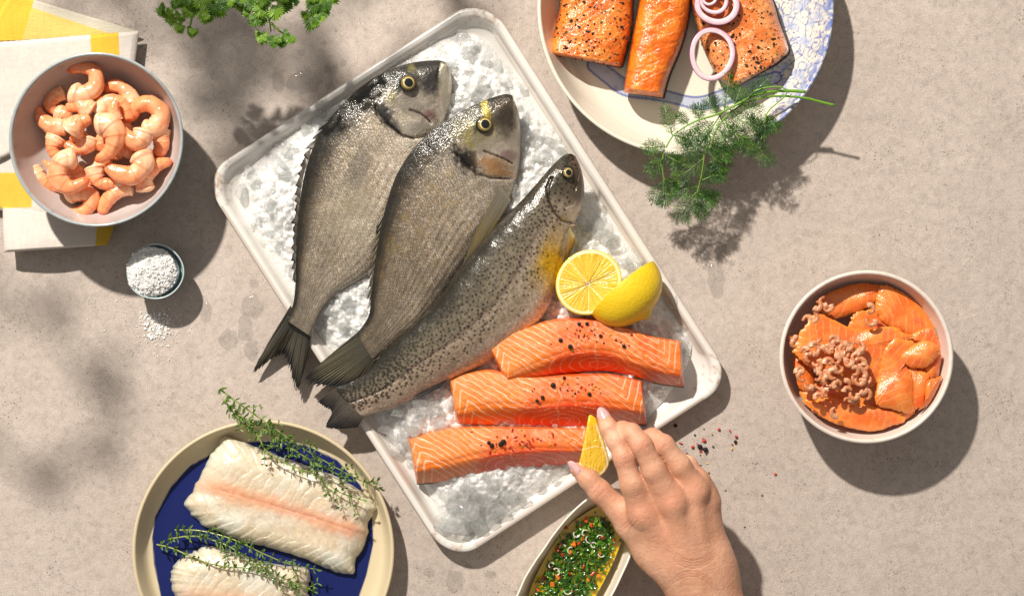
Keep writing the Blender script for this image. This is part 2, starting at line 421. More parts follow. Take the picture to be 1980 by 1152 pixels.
# prawn bowl
def k1(x, y, z, u, nx, ny):
    out = ch(c('7f8a8c'), x); inn = ch(c('bbb1ad'), x)
    r = np.hypot(nx, ny); k = mixc(out, inn, (u > .52) * 1.0)
    rim = np.clip(1 - abs(z - .0700) / .0028, 0, 1) * (r > .93)
    k = mixc(k, ch(c('9aa3a4'), x), rim); sp = sst(.66, .72, fbm(x * 900, y * 900, 3)) * .35
    return mixc(k, ch(c('5f6668'), x), sp * (u < .56))
dish('prawn_bowl', 'grey ceramic bowl with blue grey rim full of peeled pink prawns', 'bowl', 185.5, 270, 169, .07,
     [(r_, .018 + .745 * z_) for r_, z_ in [(0, 0), (.3, .0), (.50, .0), (.53, .003), (.78, .015), (.94, .043), (.995, .066), (1.0, .0696), (.985, .071), (.965, .0695), (.93, .052), (.84, .030), (.68, .014), (.45, .0085), (.2, .0075), (0, .0075)]], None, colf=k1, mt=M_glaze, wob=.004)
# salt bowl
def k2(x, y, z, u, nx, ny):
    k = mixc(ch(c('7d9196'), x), ch(c('9fb1b4'), x), (u > .5) * 1.0); return mixc(k, ch(c('b9c6c6'), x), np.clip(1 - abs(z - .030) / .0015, 0, 1) * .7)
dish('salt_bowl', 'tiny pale blue pinch bowl heaped with coarse salt', 'bowl', 300, 525, 55, .030,
     [(0, 0), (.45, 0), (.55, .002), (.85, .012), (.98, .026), (1.0, .0297), (.98, .0304), (.94, .029), (.86, .018), (.6, .008), (.3, .006), (0, .006)], None, colf=k2, mt=M_glaze, wob=.035, seed=1.3, m=96)
# slice bowl
def k3(x, y, z, u, nx, ny):
    k = mixc(ch(c('d6cec2'), x), ch(c('dccfc4'), x), (u > .5) * 1.0); return mixc(k, ch(c('b89c7c'), x), sst(.66, .72, fbm(x * 500, y * 500, 8)) * .25 * (u < .55))
dish('slice_bowl', 'cream white bowl holding smoked salmon slices and tiny brown shrimps', 'bowl', 1675.5, 690, 168, .055,
     [(0, 0), (.45, 0), (.62, .002), (.86, .016), (.965, .038), (.995, .052), (1.0, .055), (.985, .0566), (.955, .0555), (.93, .045), (.85, .024), (.68, .012), (.4, .008), (0, .008)], None, colf=k3, mt=M_matte, wob=.004, seed=2)
# fish plate with blue field
BLUE = [(294, 1039), (300, 998), (330, 941), (367, 900), (409, 877), (480, 854), (545, 851), (596, 861), (652, 889), (697, 937), (720, 1001), (722, 1050), (709, 1110), (690, 1165), (650, 1230), (560, 1285), (450, 1290), (370, 1250), (325, 1190), (311, 1152), (298, 1090)]
def unP(x, y, z): k = (H - z) / H; return x / k * S + 990, 576 - y / k * S
def k4(x, y, z, u, nx, ny):
    px, py = unP(x, y, z); cream = ch(c('cdbf9f'), x)
    d = pdist(px, py, BLUE + BLUE[:1]) * np.where(inside(px, py, BLUE), 1, -1)
    k = mixc(cream, ch(c('101d58'), x), sst(-1.2, 1.2, d) * (u > .52))
    return mixc(k, ch(c('b79f78'), x), np.clip(1 - abs(z - .0245) / .0015, 0, 1) * .25)
dish('fish_plate', 'cream plate with dark blue centre under two pale raw fish fillets', 'plate', 509, 1065, 253.5, .024,
     [(0, 0), (.4, 0), (.66, 0), (.80, .001), (.93, .009), (.988, .020), (1.0, .0238), (.992, .0252), (.975, .0248), (.955, .019), (.93, .0115), (.90, .0075), (.84, .0062), (.7, .006), (.4, .006), (0, .006)], None, colf=k4, mt=mat('satin_plate_glaze', rough=.45, attr=True, coat=.0, spec=.3, bump=[('n', 80, .06, .002)]), m=420, sub=16)
# patterned plate
def k5(x, y, z, u, nx, ny):
    px, py = unP(x, y, z); k = ch(c('e2dbca'), x); r = np.hypot(nx, ny); ang = np.degrees(np.arctan2(ny, nx)) # -90 is down in the picture
    blue = ch(c('3d55a4'), x); pale = ch(c('9aa9cf'), x)
    # thick brushed band curving low across the centre
    ct = spl([(1150, 126), (1180, 150), (1215, 172), (1290, 187), (1350, 200), (1395, 190), (1440, 172), (1500, 150)], 60)
    d = pdist(px, py, ct); wb = 15 * (.6 + .5 * vn(px / 60, py / 60, 2))
    k = mixc(k, ch(c('a9b4cf'), x), sst(wb, wb - 4, d) * .75 * (u > .5))
    k = mixc(k, blue, sst(3.2, 1.0, abs(d - wb)) * .85 * (u > .5))
    k = mixc(k, ch(c('6d80b8'), x), sst(wb, wb - 5, d) * sst(.55, .8, fbm(px / 10, py / 10, 4)) * .5 * (u > .5))
    # bubble lace over the right of the plate
    msk = sst(1440, 1490, px + 26 * (fbm(px / 30, py / 30, 7) - .5) - .15 * (py - 60)) * (u > .5) * sst(-75, -40, ang)
    e1 = cell_edges(px / 26, py / 26, 11); e2 = cell_edges(px / 12, py / 12, 12)
    k = mixc(k, blue, msk * sst(.11, .02, e1) * .9)
    k = mixc(k, ch(c('5468ad'), x), msk * sst(.12, .02, e2) * sst(.45, .6, fbm(px / 40, py / 40, 21)) * .8)
    k = mixc(k, pale, msk * sst(.5, .72, fbm(px / 16, py / 16, 5)) * .6)
    rim = msk * sst(.93, .985, r) + 0
    k = mixc(k, ch(c('5a74b8'), x), np.clip(rim, 0, 1) * sst(.35, .6, fbm(px / 7, py / 7, 6)) * .9)
    return k
def cell_edges(x, y, seed):
    """distance between nearest and second-nearest random cell points"""
    ix = np.floor(x); iy = np.floor(y); d1 = np.full(x.shape, 9.); d2 = np.full(x.shape, 9.)
    for a in (-1, 0, 1):
        for b in (-1, 0, 1):
            jx, jy = ix + a, iy + b
            d = np.hypot(jx + _h(jx, jy, seed) - x, jy + _h(jx, jy, seed + 5) - y)
            d2 = np.where(d < d1, d1, np.minimum(d2, d)); d1 = np.minimum(d1, d)
    return np.where(d1 < .34, np.abs(d1 - .34) * 1.2, (d2 - d1) * .9 + .02)
dish('patterned_plate', 'cream plate with blue bubble pattern at the right rim, under smoked salmon', 'plate', 1325.5, 15, 286, .042,
     [(0, 0), (.4, 0), (.62, 0), (.72, .002), (.87, .012), (.968, .032), (1.0, .0415), (.994, .0435), (.978, .043), (.955, .036), (.90, .021), (.83, .0115), (.76, .0085), (.6, .008), (.3, .008), (0, .008)], None, colf=k5, mt=mat('glossy_plate_glaze', rough=.25, attr=True, coat=.4, coatr=.08, bump=[('n', 70, .08, .002)]), m=520, sub=20)

# ------------------------------------------------------------------ napkin
M_cloth = mat('woven_cotton', rough=.9, attr=True, spec=.15, bump=[('n', 1500, .5, .0006), ('n', 40, .3, .004)])
WHT, YEL, LYE, CRM = c('cdc5bc'), c('d6b040'), c('d0b868'), c('c2bbaa')
def sheet_quad(name, parent, c4, z0, colf, thick=.004, wave=.004, seed=1, n=90, m=90, zf=None):
    """cloth panel over four plan corners a b c d (a-b top edge, d-c bottom edge)"""
    a, b, cc, d = [np.array(q, float) for q in c4]
    def zt(s, t, px, py):
        e = np.minimum(1, (1 - abs(t)) * 14) ** .5 * np.minimum(1, np.minimum(s, 1 - s) * 25) ** .5
        base = z0 if zf is None else zf(px, py)
        return base + wave * (fbm(px / 90, py / 90, seed, 2) - .3) + thick * e + .0002 * vn(px / 1.6, py / 1.6, seed)
    def zb(s, t, px, py): return (z0 if zf is None else zf(px, py)) + wave * (fbm(px / 90, py / 90, seed, 2) - .3)
    V, F, K, st = slab([a, d], [b, cc], n, m, zt, zb, lambda s, t, px, py, z, top: colf(px, py) * (1 + .10 * (vn(px / 1.3, py / 14, 3) - .5) + .10 * (vn(px / 14, py / 1.3, 4) - .5))[..., None], smooth=False, edge=.8)
    return mk(name, V, F, M_cloth, parent, col=K, st=st)
nap = thing('cloth_napkin', 'folded white cloth napkin with yellow stripes beneath the prawn bowl', 'napkin', P(110, 260, 0))
def nk1(px, py):       # folded back corner at the top
    k = ch(CRM, px); band = sst(-1, 1, (px - 0.0) - (58 - (py) * .38) + 0)   # right of the bright stripe
    tri = (py - 14 - (px - 62) * .335)
    k = mixc(k, ch(LYE, px), sst(0, 2, tri)); k = mixc(ch(YEL, px), k, sst(-1, 1, px - (66 - .30 * py)))
    return k
def nk2(px, py):
    k = ch(WHT, px); x = px - .045 * (py - 60)
    return mixc(k, ch(c('d0ac3c'), px), sst(173, 175, x) * sst(230, 228, x))
def nk3(px, py):
    k = ch(WHT, px); x = px + .08 * (py - 440)
    k = mixc(k, ch(c('c9a53a'), px), sst(186, 188, x)); 
    k = mixc(k, ch(c('d2b146'), px), sst(333, 335, py) * sst(404, 402, py + .03 * px) * sst(62, 60, px))
    return k
sheet_quad('folded_layer', nap, [(-60, -40), (-14, -40), (60, 79), (-60, 92)], .004, nk1, seed=3, n=160, m=160)
sheet_quad('folded_corner', nap, [(20, -14), (270, 62), (236, 74), (-40, 84)], .006, nk1, thick=.003, seed=4, n=160, m=220)
sheet_quad('top_panel', nap, [(-60, 86), (269, 60), (252, 200), (-60, 336)], .011, nk2, seed=5, n=70, m=160)
sheet_quad('under_panel', nap, [(-60, 180), (250, 180), (222, 440), (-60, 400)], .007, nk3, seed=6, wave=.002, n=120, m=140)
def zlow(px, py): return .012 + .007 * sst(380, 480, py) + .003 * np.sin((px - 20) / 40.)
V, F, K, st = slab([(5, 398), (6, 440), (8, 488)], [(222, 428), (216, 452), (208, 474)], 80, 160,
    lambda s, t, px, py: zlow(px, py) + .004 * (np.minimum(1, (1 - abs(t)) * 14)) ** .5 * np.minimum(1, np.minimum(s, 1 - s) * 12) ** .5,
    lambda s, t, px, py: zlow(px, py), lambda s, t, px, py, z, top: nk3(px, py) * (1 + .10 * (vn(px / 1.3, py / 14, 3) - .5) + .10 * (vn(px / 14, py / 1.3, 4) - .5))[..., None])
mk('front_fold', V, F, M_cloth, nap, col=K, st=st)
# ------------------------------------------------------------------ whole fish
def fish_mat(name, sc, stg, metal=.45, rough=.34):
    return mat(name, rough=rough, attr=True, metal=metal, spec=.6, coat=.5, coatr=.12,
               bump=[('v', sc, stg, .0009, 'st'), ('n', 3, .16, .005, 'st')])
M_bream = fish_mat('silver_scales', 22, .30, .35, .3)
M_trout = fish_mat('trout_scales', 30, .2, .15, .28)
M_fin = mat('fin_membrane', rough=.4, attr=True, spec=.5, coat=.4, coatr=.2, sss=.1, sssr=(.004, .003, .002), metal=.15)
M_eye = mat('wet_eye', rough=.08, attr=True, coat=1., coatr=.02)
M_pup = mat('eye_pupil', base=(.004, .006, .008), rough=.05, coat=1., coatr=.02)

def fin(name, parent, base, tip, z0, z1, cols, nr=26, n=170, mt=26, jag=.07, thick=.0007, seed=0, dark=.55, bow=0.0, slant=0.):
    """thin rayed fin between a root curve and a ragged outer curve"""
    r = RS(seed); a = spl(base, n); b = spl(tip, n)
    u = np.linspace(0, 1, n); ph = (u * nr) % 1
    b = spl(tip, n, at=np.clip(u + slant, 0, 1)); jg = 1 - jag * (1 - ph ** .7) * (0.6 + .8 * r.rand(nr + 1)[(u * nr).astype(int)]) - jag * .5 * r.rand(n)
    b = a + (b - a) * jg[:, None]
    z0 = lerp1(z0, n)[:, None]; z1 = lerp1(z1, n)[:, None]
    def zz(s, t, px, py):
        w = (t + 1) / 2; ray = .5 - .5 * np.cos(2 * np.pi * s * nr)
        return z0 * (1 - w) + z1 * w + bow * np.sin(w * np.pi) + .0005 * ray * (1 - w * .3) * np.minimum(1, (1 - abs(2 * w - 1)) * 10)
    def cf(s, t, px, py, z, top):
        w = (t + 1) / 2; ray = .5 - .5 * np.cos(2 * np.pi * s * nr)
        k = mixc(ch(cols[0], s), ch(cols[1], s), sst(.1, .7, w + .3 * (fbm(s * 7, w * 2, seed) - .5)))
        k = mixc(k, ch(cols[2], s), sst(.7, 1., w + .25 * (fbm(s * 9, w * 3, seed + 3) - .5)))
        return k * (1 - dark * (1 - ray) * .8)[..., None] * (.8 + .4 * vn(s * nr * 3, w * 14, seed))[..., None]
    V, F, K, st = slab(a, b, n, mt, zz, lambda s, t, px, py: zz(s, t, px, py) - thick, cf, smooth=False)
    return mk(name, V, F, M_fin, parent, col=K, st=st)

def eye(parent, cx, cy, z, rp, gold, tilt=(0, 0)):
    r = rp / S * (H - z) / H; cw = P(cx, cy, z)
    n, m = 18, 40; ph = np.linspace(0, np.pi / 2, n); th = np.linspace(0, 2 * np.pi, m, endpoint=False)
    V = np.stack([r * np.sin(ph)[:, None] * np.cos(th), r * np.sin(ph)[:, None] * np.sin(th), .42 * r * np.cos(ph)[:, None] + 0 * th], -1)
    V = np.concatenate([V, V[-1:] * np.array([1.12, 1.12, 1]) - np.array([0, 0, r * .25])])
    rr = np.r_[np.sin(ph), 1.15][:, None] + 0 * th
    wv = .06 * (vn(np.cos(th) * 2 + 4 + 0 * rr, np.sin(th) * 2 + 0 * rr, 9) - .5)
    k = mixc(ch(gold * .62, rr), ch(c('d8c684'), rr), sst(.74, .64, rr + wv)); k = mixc(k, ch(gold * .25, rr), sst(.74, .86, rr) * (.5 + .5 * vn(np.cos(th) * 3 + 0 * rr, np.sin(th) * 3 + 0 * rr, 4)))
    k = mixc(k, ch(gold * .8, rr), sst(.80, .86, rr + wv) * .6); k = mixc(k, ch(c('14130f'), rr), sst(.88, .96, rr + wv))
    R = Matrix.Rotation(tilt[0], 3, 'X') @ Matrix.Rotation(tilt[1], 3, 'Y')
    V = V.reshape(-1, 3) @ np.array(R).T + cw
    e = mk('eye', V, rings(n + 1, m), M_eye, parent, col=k.reshape(-1, 3))
    Vp, Fp = ell((0, 0, 0), (r * .57, r * .57, r * .10)); Vp = (Vp + np.array([0, 0, .40 * r])) @ np.array(R).T + cw
    mk('pupil', Vp, Fp, M_pup, e)

def body_st(n, mt, L, W):
    tt = -np.cos(np.linspace(0, np.pi, mt)); t = np.r_[tt, tt[::-1][1:-1]]
    S_ = np.linspace(0, 1, n)[:, None] + 0 * t; T_ = t[None] + 0 * S_; bend = .35 * T_ ** 2
    q = np.stack([S_ * L + bend, np.arcsin(np.clip(T_, -1, 1)) / 1.57 * W * (.45 + .55 * np.sin(np.pi * np.clip(S_ * .8 + .15, 0, 1))), 0 * T_], -1).reshape(-1, 3)
    return np.concatenate([q, q[:1], q[-1:]])
def band(px, py, x, y, r, soft=.5): return sst(r * (1 + soft), r * (1 - soft), np.hypot(px - x, py - y))

# ---- sea bream ---------------------------------------------------------------
def bream(name, label, D, Vn, n, zD, zV, thick, feats, fins, eyeat, zeye, seed, warm):
    base = thing('sea_bream', label, 'fish', P(np.mean([p[0] for p in D]), np.mean([p[1] for p in D]), .02), 'whole sea breams on the ice')
    zDn, zVn, thn = lerp1(zD, n), lerp1(zV, n), lerp1(thick, n)
    Dl = spl(D, n)
    def zt(s, t, px, py):
        w = (t + 1) / 2; zc = zDn[:, None] * (1 - w) + zVn[:, None] * w
        prof = np.maximum(0, 1 - np.abs(t + .08) ** 2.3 / 1.08) ** .62
        prof = np.where(np.abs(t) > .999, 0, prof)
        z = zc + thn[:, None] * prof
        for pl, wd, dep in feats['crease']:
            z = z - dep * np.exp(-(pdist(px, py, pl) / wd) ** 2)
        for (x, y, r, h) in feats['bump']:
            z = z + h * np.exp(-((px - x) ** 2 + (py - y) ** 2) / r ** 2)
        z = z + .0007 * (fbm(px / 30, py / 30, seed) - .5)
        return z
    zb = lambda s, t, px, py: (zDn[:, None] * (1 - (t + 1) / 2) + zVn[:, None] * (t + 1) / 2) - thn[:, None] * .55 * np.maximum(0, 1 - np.abs(t) ** 2.4) ** .6
    def cf(s, t, px, py, z, top):
        w = (t + 1) / 2
        back, mid, bel = ch(c('2e2c27'), s), ch(c('a29a90') * (.72 if warm else 1.0), s), ch(c('e0d6ca'), s)
        k = mixc(back, mid, sst(.02, .30, w + .08 * (fbm(px / 40, py / 40, seed) - .5)))
        k = mixc(k, bel, sst(.40, .9, w + .2 * (fbm(px / 50, py / 50, seed + 1) - .5)) * (.55 if warm else .9))
        # length-wise stripes following the scale rows, strongest on the rear half
        lines = .5 + .5 * np.sin(2 * np.pi * (w * 15 + .25 * fbm(px / 60, py / 60, seed + 9)))
        k = mixc(k, ch(c('8a6c38'), s), (lines ** 2) * sst(.25, .5, s) * sst(.0, .15, w) * (.72 if warm else .5) * (.6 + .6 * vn(px / 5, py / 5, seed + 2)))
        # scale mosaic: rows of dark-edged flecks, with silver glints painted into the colour
        L = s * 95; rw = w * 38 * (.4 + .6 * np.sin(np.pi * np.clip(s * .9 + .1, 0, 1))[...]) 
        Ls = L + .5 * (np.floor(w * 44) % 2) + 1.3 * (vn(px / 9, py / 9, seed + 40) - .5); fl = _h(np.floor(Ls), np.floor(w * 44), seed); fu = Ls % 1; fv = (w * 44) % 1
        body = sst(.20, .30, s + .12 * (w - .5))
        sil = (1 - fu) ** 1.5 * (.35 + .9 * fl) * (1 - .6 * abs(2 * fv - 1)); edgeS = sst(.72, .98, fu)
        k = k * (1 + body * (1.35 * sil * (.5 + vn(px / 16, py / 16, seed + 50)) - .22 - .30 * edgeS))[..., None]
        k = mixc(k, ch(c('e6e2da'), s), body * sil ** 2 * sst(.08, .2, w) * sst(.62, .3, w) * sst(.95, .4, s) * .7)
        k = k * (1 + .3 * (vn(px / 1.7, py / 1.7, seed + 5) - .5) + .35 * (fbm(px / 9, py / 9, seed + 6) - .5))[..., None]
        k = mixc(k, ch(c('a08a52'), s), sst(.5, .9, fbm(px / 28, py / 28, seed + 7)) * .35 * (1 if warm else .5))
        # dark shoulder
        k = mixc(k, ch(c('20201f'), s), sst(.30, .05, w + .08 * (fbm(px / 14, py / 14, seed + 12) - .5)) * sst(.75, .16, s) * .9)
        k = mixc(k, ch(c('26241f'), s), sst(.22, 0, w) * .88); k = k * (1 - .35 * sst(.86, 1., w))[..., None]  # dark back; shade along the belly margin is painted in
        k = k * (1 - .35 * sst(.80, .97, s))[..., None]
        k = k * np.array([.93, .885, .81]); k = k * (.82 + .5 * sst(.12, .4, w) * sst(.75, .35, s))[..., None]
        for f in feats['paint']:
            if f[0] == 'blob': m_ = sst(1.5, .35, np.hypot(((px - f[1]) * math.cos(f[5]) + (py - f[2]) * math.sin(f[5])) / f[3], (-(px - f[1]) * math.sin(f[5]) + (py - f[2]) * math.cos(f[5])) / f[4]) + f[7] * (fbm(px / 6, py / 6, 31) - .5)); k = mixc(k, ch(c(f[6]), s), m_ * f[8])
            else: k = mixc(k, ch(c(f[3]), s), sst(f[2] * 1.4, f[2] * .4, pdist(px, py, f[1]) + f[2] * 1.2 * (vn(px / 3, py / 3, 6) - .5)) * f[4])
        k = mixc(ch(c('8d8a80'), s), k, np.where(top, 1., .2))
        return k
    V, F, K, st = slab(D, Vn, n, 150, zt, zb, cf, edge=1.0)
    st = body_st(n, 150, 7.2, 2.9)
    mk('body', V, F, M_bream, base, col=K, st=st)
    eye(base, *eyeat, zeye, feats['er'], c(feats['gold']), feats.get('tilt', (0, 0)))
    # heavy rim round the eye
    th = np.linspace(0, 2 * np.pi, 50); rr = feats['er'] * 1.08
    for nm, a in fins.items():
        for q in a: fin(nm, base, **q)
    return base

# silver-grey bream on the left
bream('a', 'silvery sea bream with gill edge and pink cheek, leftmost of the three whole fish', 
 [(862, 121), (845, 117), (795, 122), (744, 140), (701, 166), (666, 198), (636, 232), (610, 275), (592, 325), (581, 380), (574, 440), (571, 500), (571, 550), (566, 590), (552, 618)],
 [(872, 140), (875, 168), (872, 205), (862, 232), (852, 262), (846, 300), (832, 350), (806, 410), (776, 460), (742, 505), (708, 536), (672, 556), (642, 576), (618, 610), (600, 650)], 420,
 [.034, .034, .034, .033, .031, .030, .029, .029, .029, .029], [.028, .024, .022, .021, .021, .022, .024, .026, .028, .029],
 [.010, .0155, .019, .0205, .021, .0205, .019, .016, .0125, .009, .006, .004],
 dict(er=15, gold='a38a4c', tilt=(-.1, .25),
  crease=[([(728, 205), (731, 222), (744, 237), (761, 248), (778, 263), (800, 268), (838, 262)], 3.0, .0020),
          ([(793, 213), (813, 220), (826, 230), (833, 238)], 2.2, .0016), ([(762, 196), (776, 214), (800, 232)], 4, .0006), ([(852, 122), (846, 150), (848, 180), (858, 212)], 3, .0007)],
  bump=[(789, 161, 15, .0022), (800, 240, 22, .001)],
  paint=[('blob', 770, 150, 60, 30, .2, '24241f', .8, .92), ('blob', 835, 150, 24, 40, .1, '2c2a29', .5, .95), ('blob', 740, 218, 26, 17, .9, '17161a', 1.2, .95), ('blob', 760, 243, 26, 10, .7, '16151a', 1.2, .85),
         ('blob', 800, 205, 40, 20, .3, '7f7a70', .9, .7), ('blob', 805, 248, 34, 16, .2, '9f988b', .8, .8), ('blob', 862, 170, 9, 48, -.06, 'cfc6ae', .6, .95), ('blob', 758, 190, 9, 14, 0, '8a845e', .8, .75), ('blob', 795, 132, 7, 10, 0, '6f6838', .7, .8),
         ('blob', 832, 222, 15, 9, .4, 'a07a74', .7, .85), ('line', [(744, 237), (761, 248), (778, 263), (800, 268)], 2.6, '0e0c0e', .9), ('line', [(793, 213), (813, 220), (826, 230), (833, 238)], 1.6, '3f2724', .9),
         ('blob', 775, 160, 8, 20, .3, '15130f', .5, .8), ('blob', 690, 330, 22, 50, .35, '55534d', 1.2, .5), ('blob', 690, 420, 60, 60, 0, 'c3b99f', 1.5, .3)]),
 dict(tail_fin=[dict(base=[(562, 590), (574, 612), (588, 626), (606, 632)], tip=[(524, 652), (485, 727), (545, 690), (572, 762), (592, 700)], z0=[.028, .028], z1=[.012, .010, .016], cols=(c('48463f'), c('545044'), c('1e2022')), nr=34, seed=3, jag=.12)],
      dorsal_fin=[dict(base=[(650, 218), (622, 256), (600, 300), (585, 350), (577, 420), (573, 490), (573, 545)], tip=[(634, 222), (596, 272), (577, 312), (568, 370), (561, 440), (560, 500), (565, 548)], z0=.0335, z1=.032, cols=(c('5a564a'), c('4b4438'), c('2a2622')), nr=19, seed=4, jag=.75, dark=.7, slant=.035)]),
 (789, 161), .0533, 11, False)

# browner bream in the middle
bream('b', 'brown tinted sea bream with orange cheek and yellow brow, middle of the three whole fish',
 [(990, 184), (972, 183), (930, 197), (889, 218), (853, 241), (818, 268), (790, 300), (766, 340), (750, 385), (738, 430), (729, 480), (722, 530), (718, 570), (712, 612), (690, 644)],
 [(1004, 220), (1008, 260), (1008, 300), (1004, 335), (994, 372), (978, 410), (958, 440), (934, 470), (908, 505), (880, 545), (850, 585), (820, 620), (785, 648), (755, 672), (722, 698)], 420,
 [.046, .045, .044, .042, .040, .038, .037, .036, .035, .034], [.036, .030, .027, .026, .026, .027, .028, .030, .032, .032],
 [.010, .015, .0185, .020, .0205, .020, .0185, .016, .012, .0085, .006, .004],
 dict(er=15, gold='a58c40', tilt=(-.1, .25),
  crease=[([(880, 282), (888, 302), (901, 320), (924, 338), (951, 345), (985, 345)], 3.0, .0020), ([(936, 293), (955, 300), (975, 308), (990, 316)], 2.2, .0015), ([(992, 192), (994, 240), (1000, 262)], 3, .0008)],
  bump=[(937, 241, 15, .0022), (950, 325, 24, .001)],
  paint=[('blob', 925, 225, 62, 28, .1, '3f3a2c', .8, .85), ('blob', 978, 225, 22, 42, 0, '40342a', .5, .9), ('blob', 1002, 215, 8, 40, -.1, 'b3a78f', .6, .8), ('blob', 902, 308, 33, 20, .8, '100d10', 1.4, .97),
         ('blob', 920, 262, 40, 26, 0, '837c56', .9, .7), ('blob', 957, 318, 34, 15, .25, 'a97a48', 1.1, .85), ('blob', 985, 300, 18, 10, .3, '9a7a78', .8, .8), ('blob', 970, 335, 30, 9, .1, 'b9834a', .9, .7),
         ('line', [(935, 193), (938, 205), (943, 226)], 7, '968530', .95), ('line', [(909, 252), (903, 262), (905, 275), (912, 283)], 5, '8d8045', .8), ('line', [(936, 293), (955, 300), (975, 308), (990, 316)], 1.7, '432a22', .9),
         ('line', [(901, 320), (924, 338), (951, 345), (985, 345)], 1.8, '3b2a20', .8), ('blob', 923, 241, 6, 18, .2, '15130f', .5, .8)]),
 dict(tail_fin=[dict(base=[(694, 640), (712, 662), (726, 676), (748, 672)], tip=[(640, 684), (583, 738), (640, 752), (690, 738), (738, 722)], z0=[.035, .035], z1=[.020, .018, .026], cols=(c('504d42'), c('5c5642'), c('242526')), nr=34, seed=5, jag=.10)],
      dorsal_fin=[dict(base=[(812, 276), (786, 312), (762, 356), (745, 405), (733, 460), (724, 520), (718, 585)], tip=[(788, 288), (762, 326), (742, 366), (728, 420), (715, 476), (707, 540), (707, 606)], z0=.038, z1=[.042, .036], cols=(c('665c46'), c('574c38'), c('2e2820')), nr=20, seed=6, jag=.75, dark=.7, slant=.035)],
      pectoral_fin=[dict(base=[(966, 358), (978, 370), (988, 388)], tip=[(905, 480), (900, 508), (942, 462)], z0=.046, z1=.042, cols=(c('6f6858'), c('75663f'), c('5d5236')), nr=18, seed=7, jag=.05, n=60)],
      anal_fin=[dict(base=[(902, 500), (880, 545), (850, 590)], tip=[(907, 512), (862, 552), (835, 604)], z0=.035, z1=.044, cols=(c('3b3733'), c('2b2828'), c('161516')), nr=16, seed=8, jag=.15, n=90)]),
 (937, 241), .0588, 27, True)

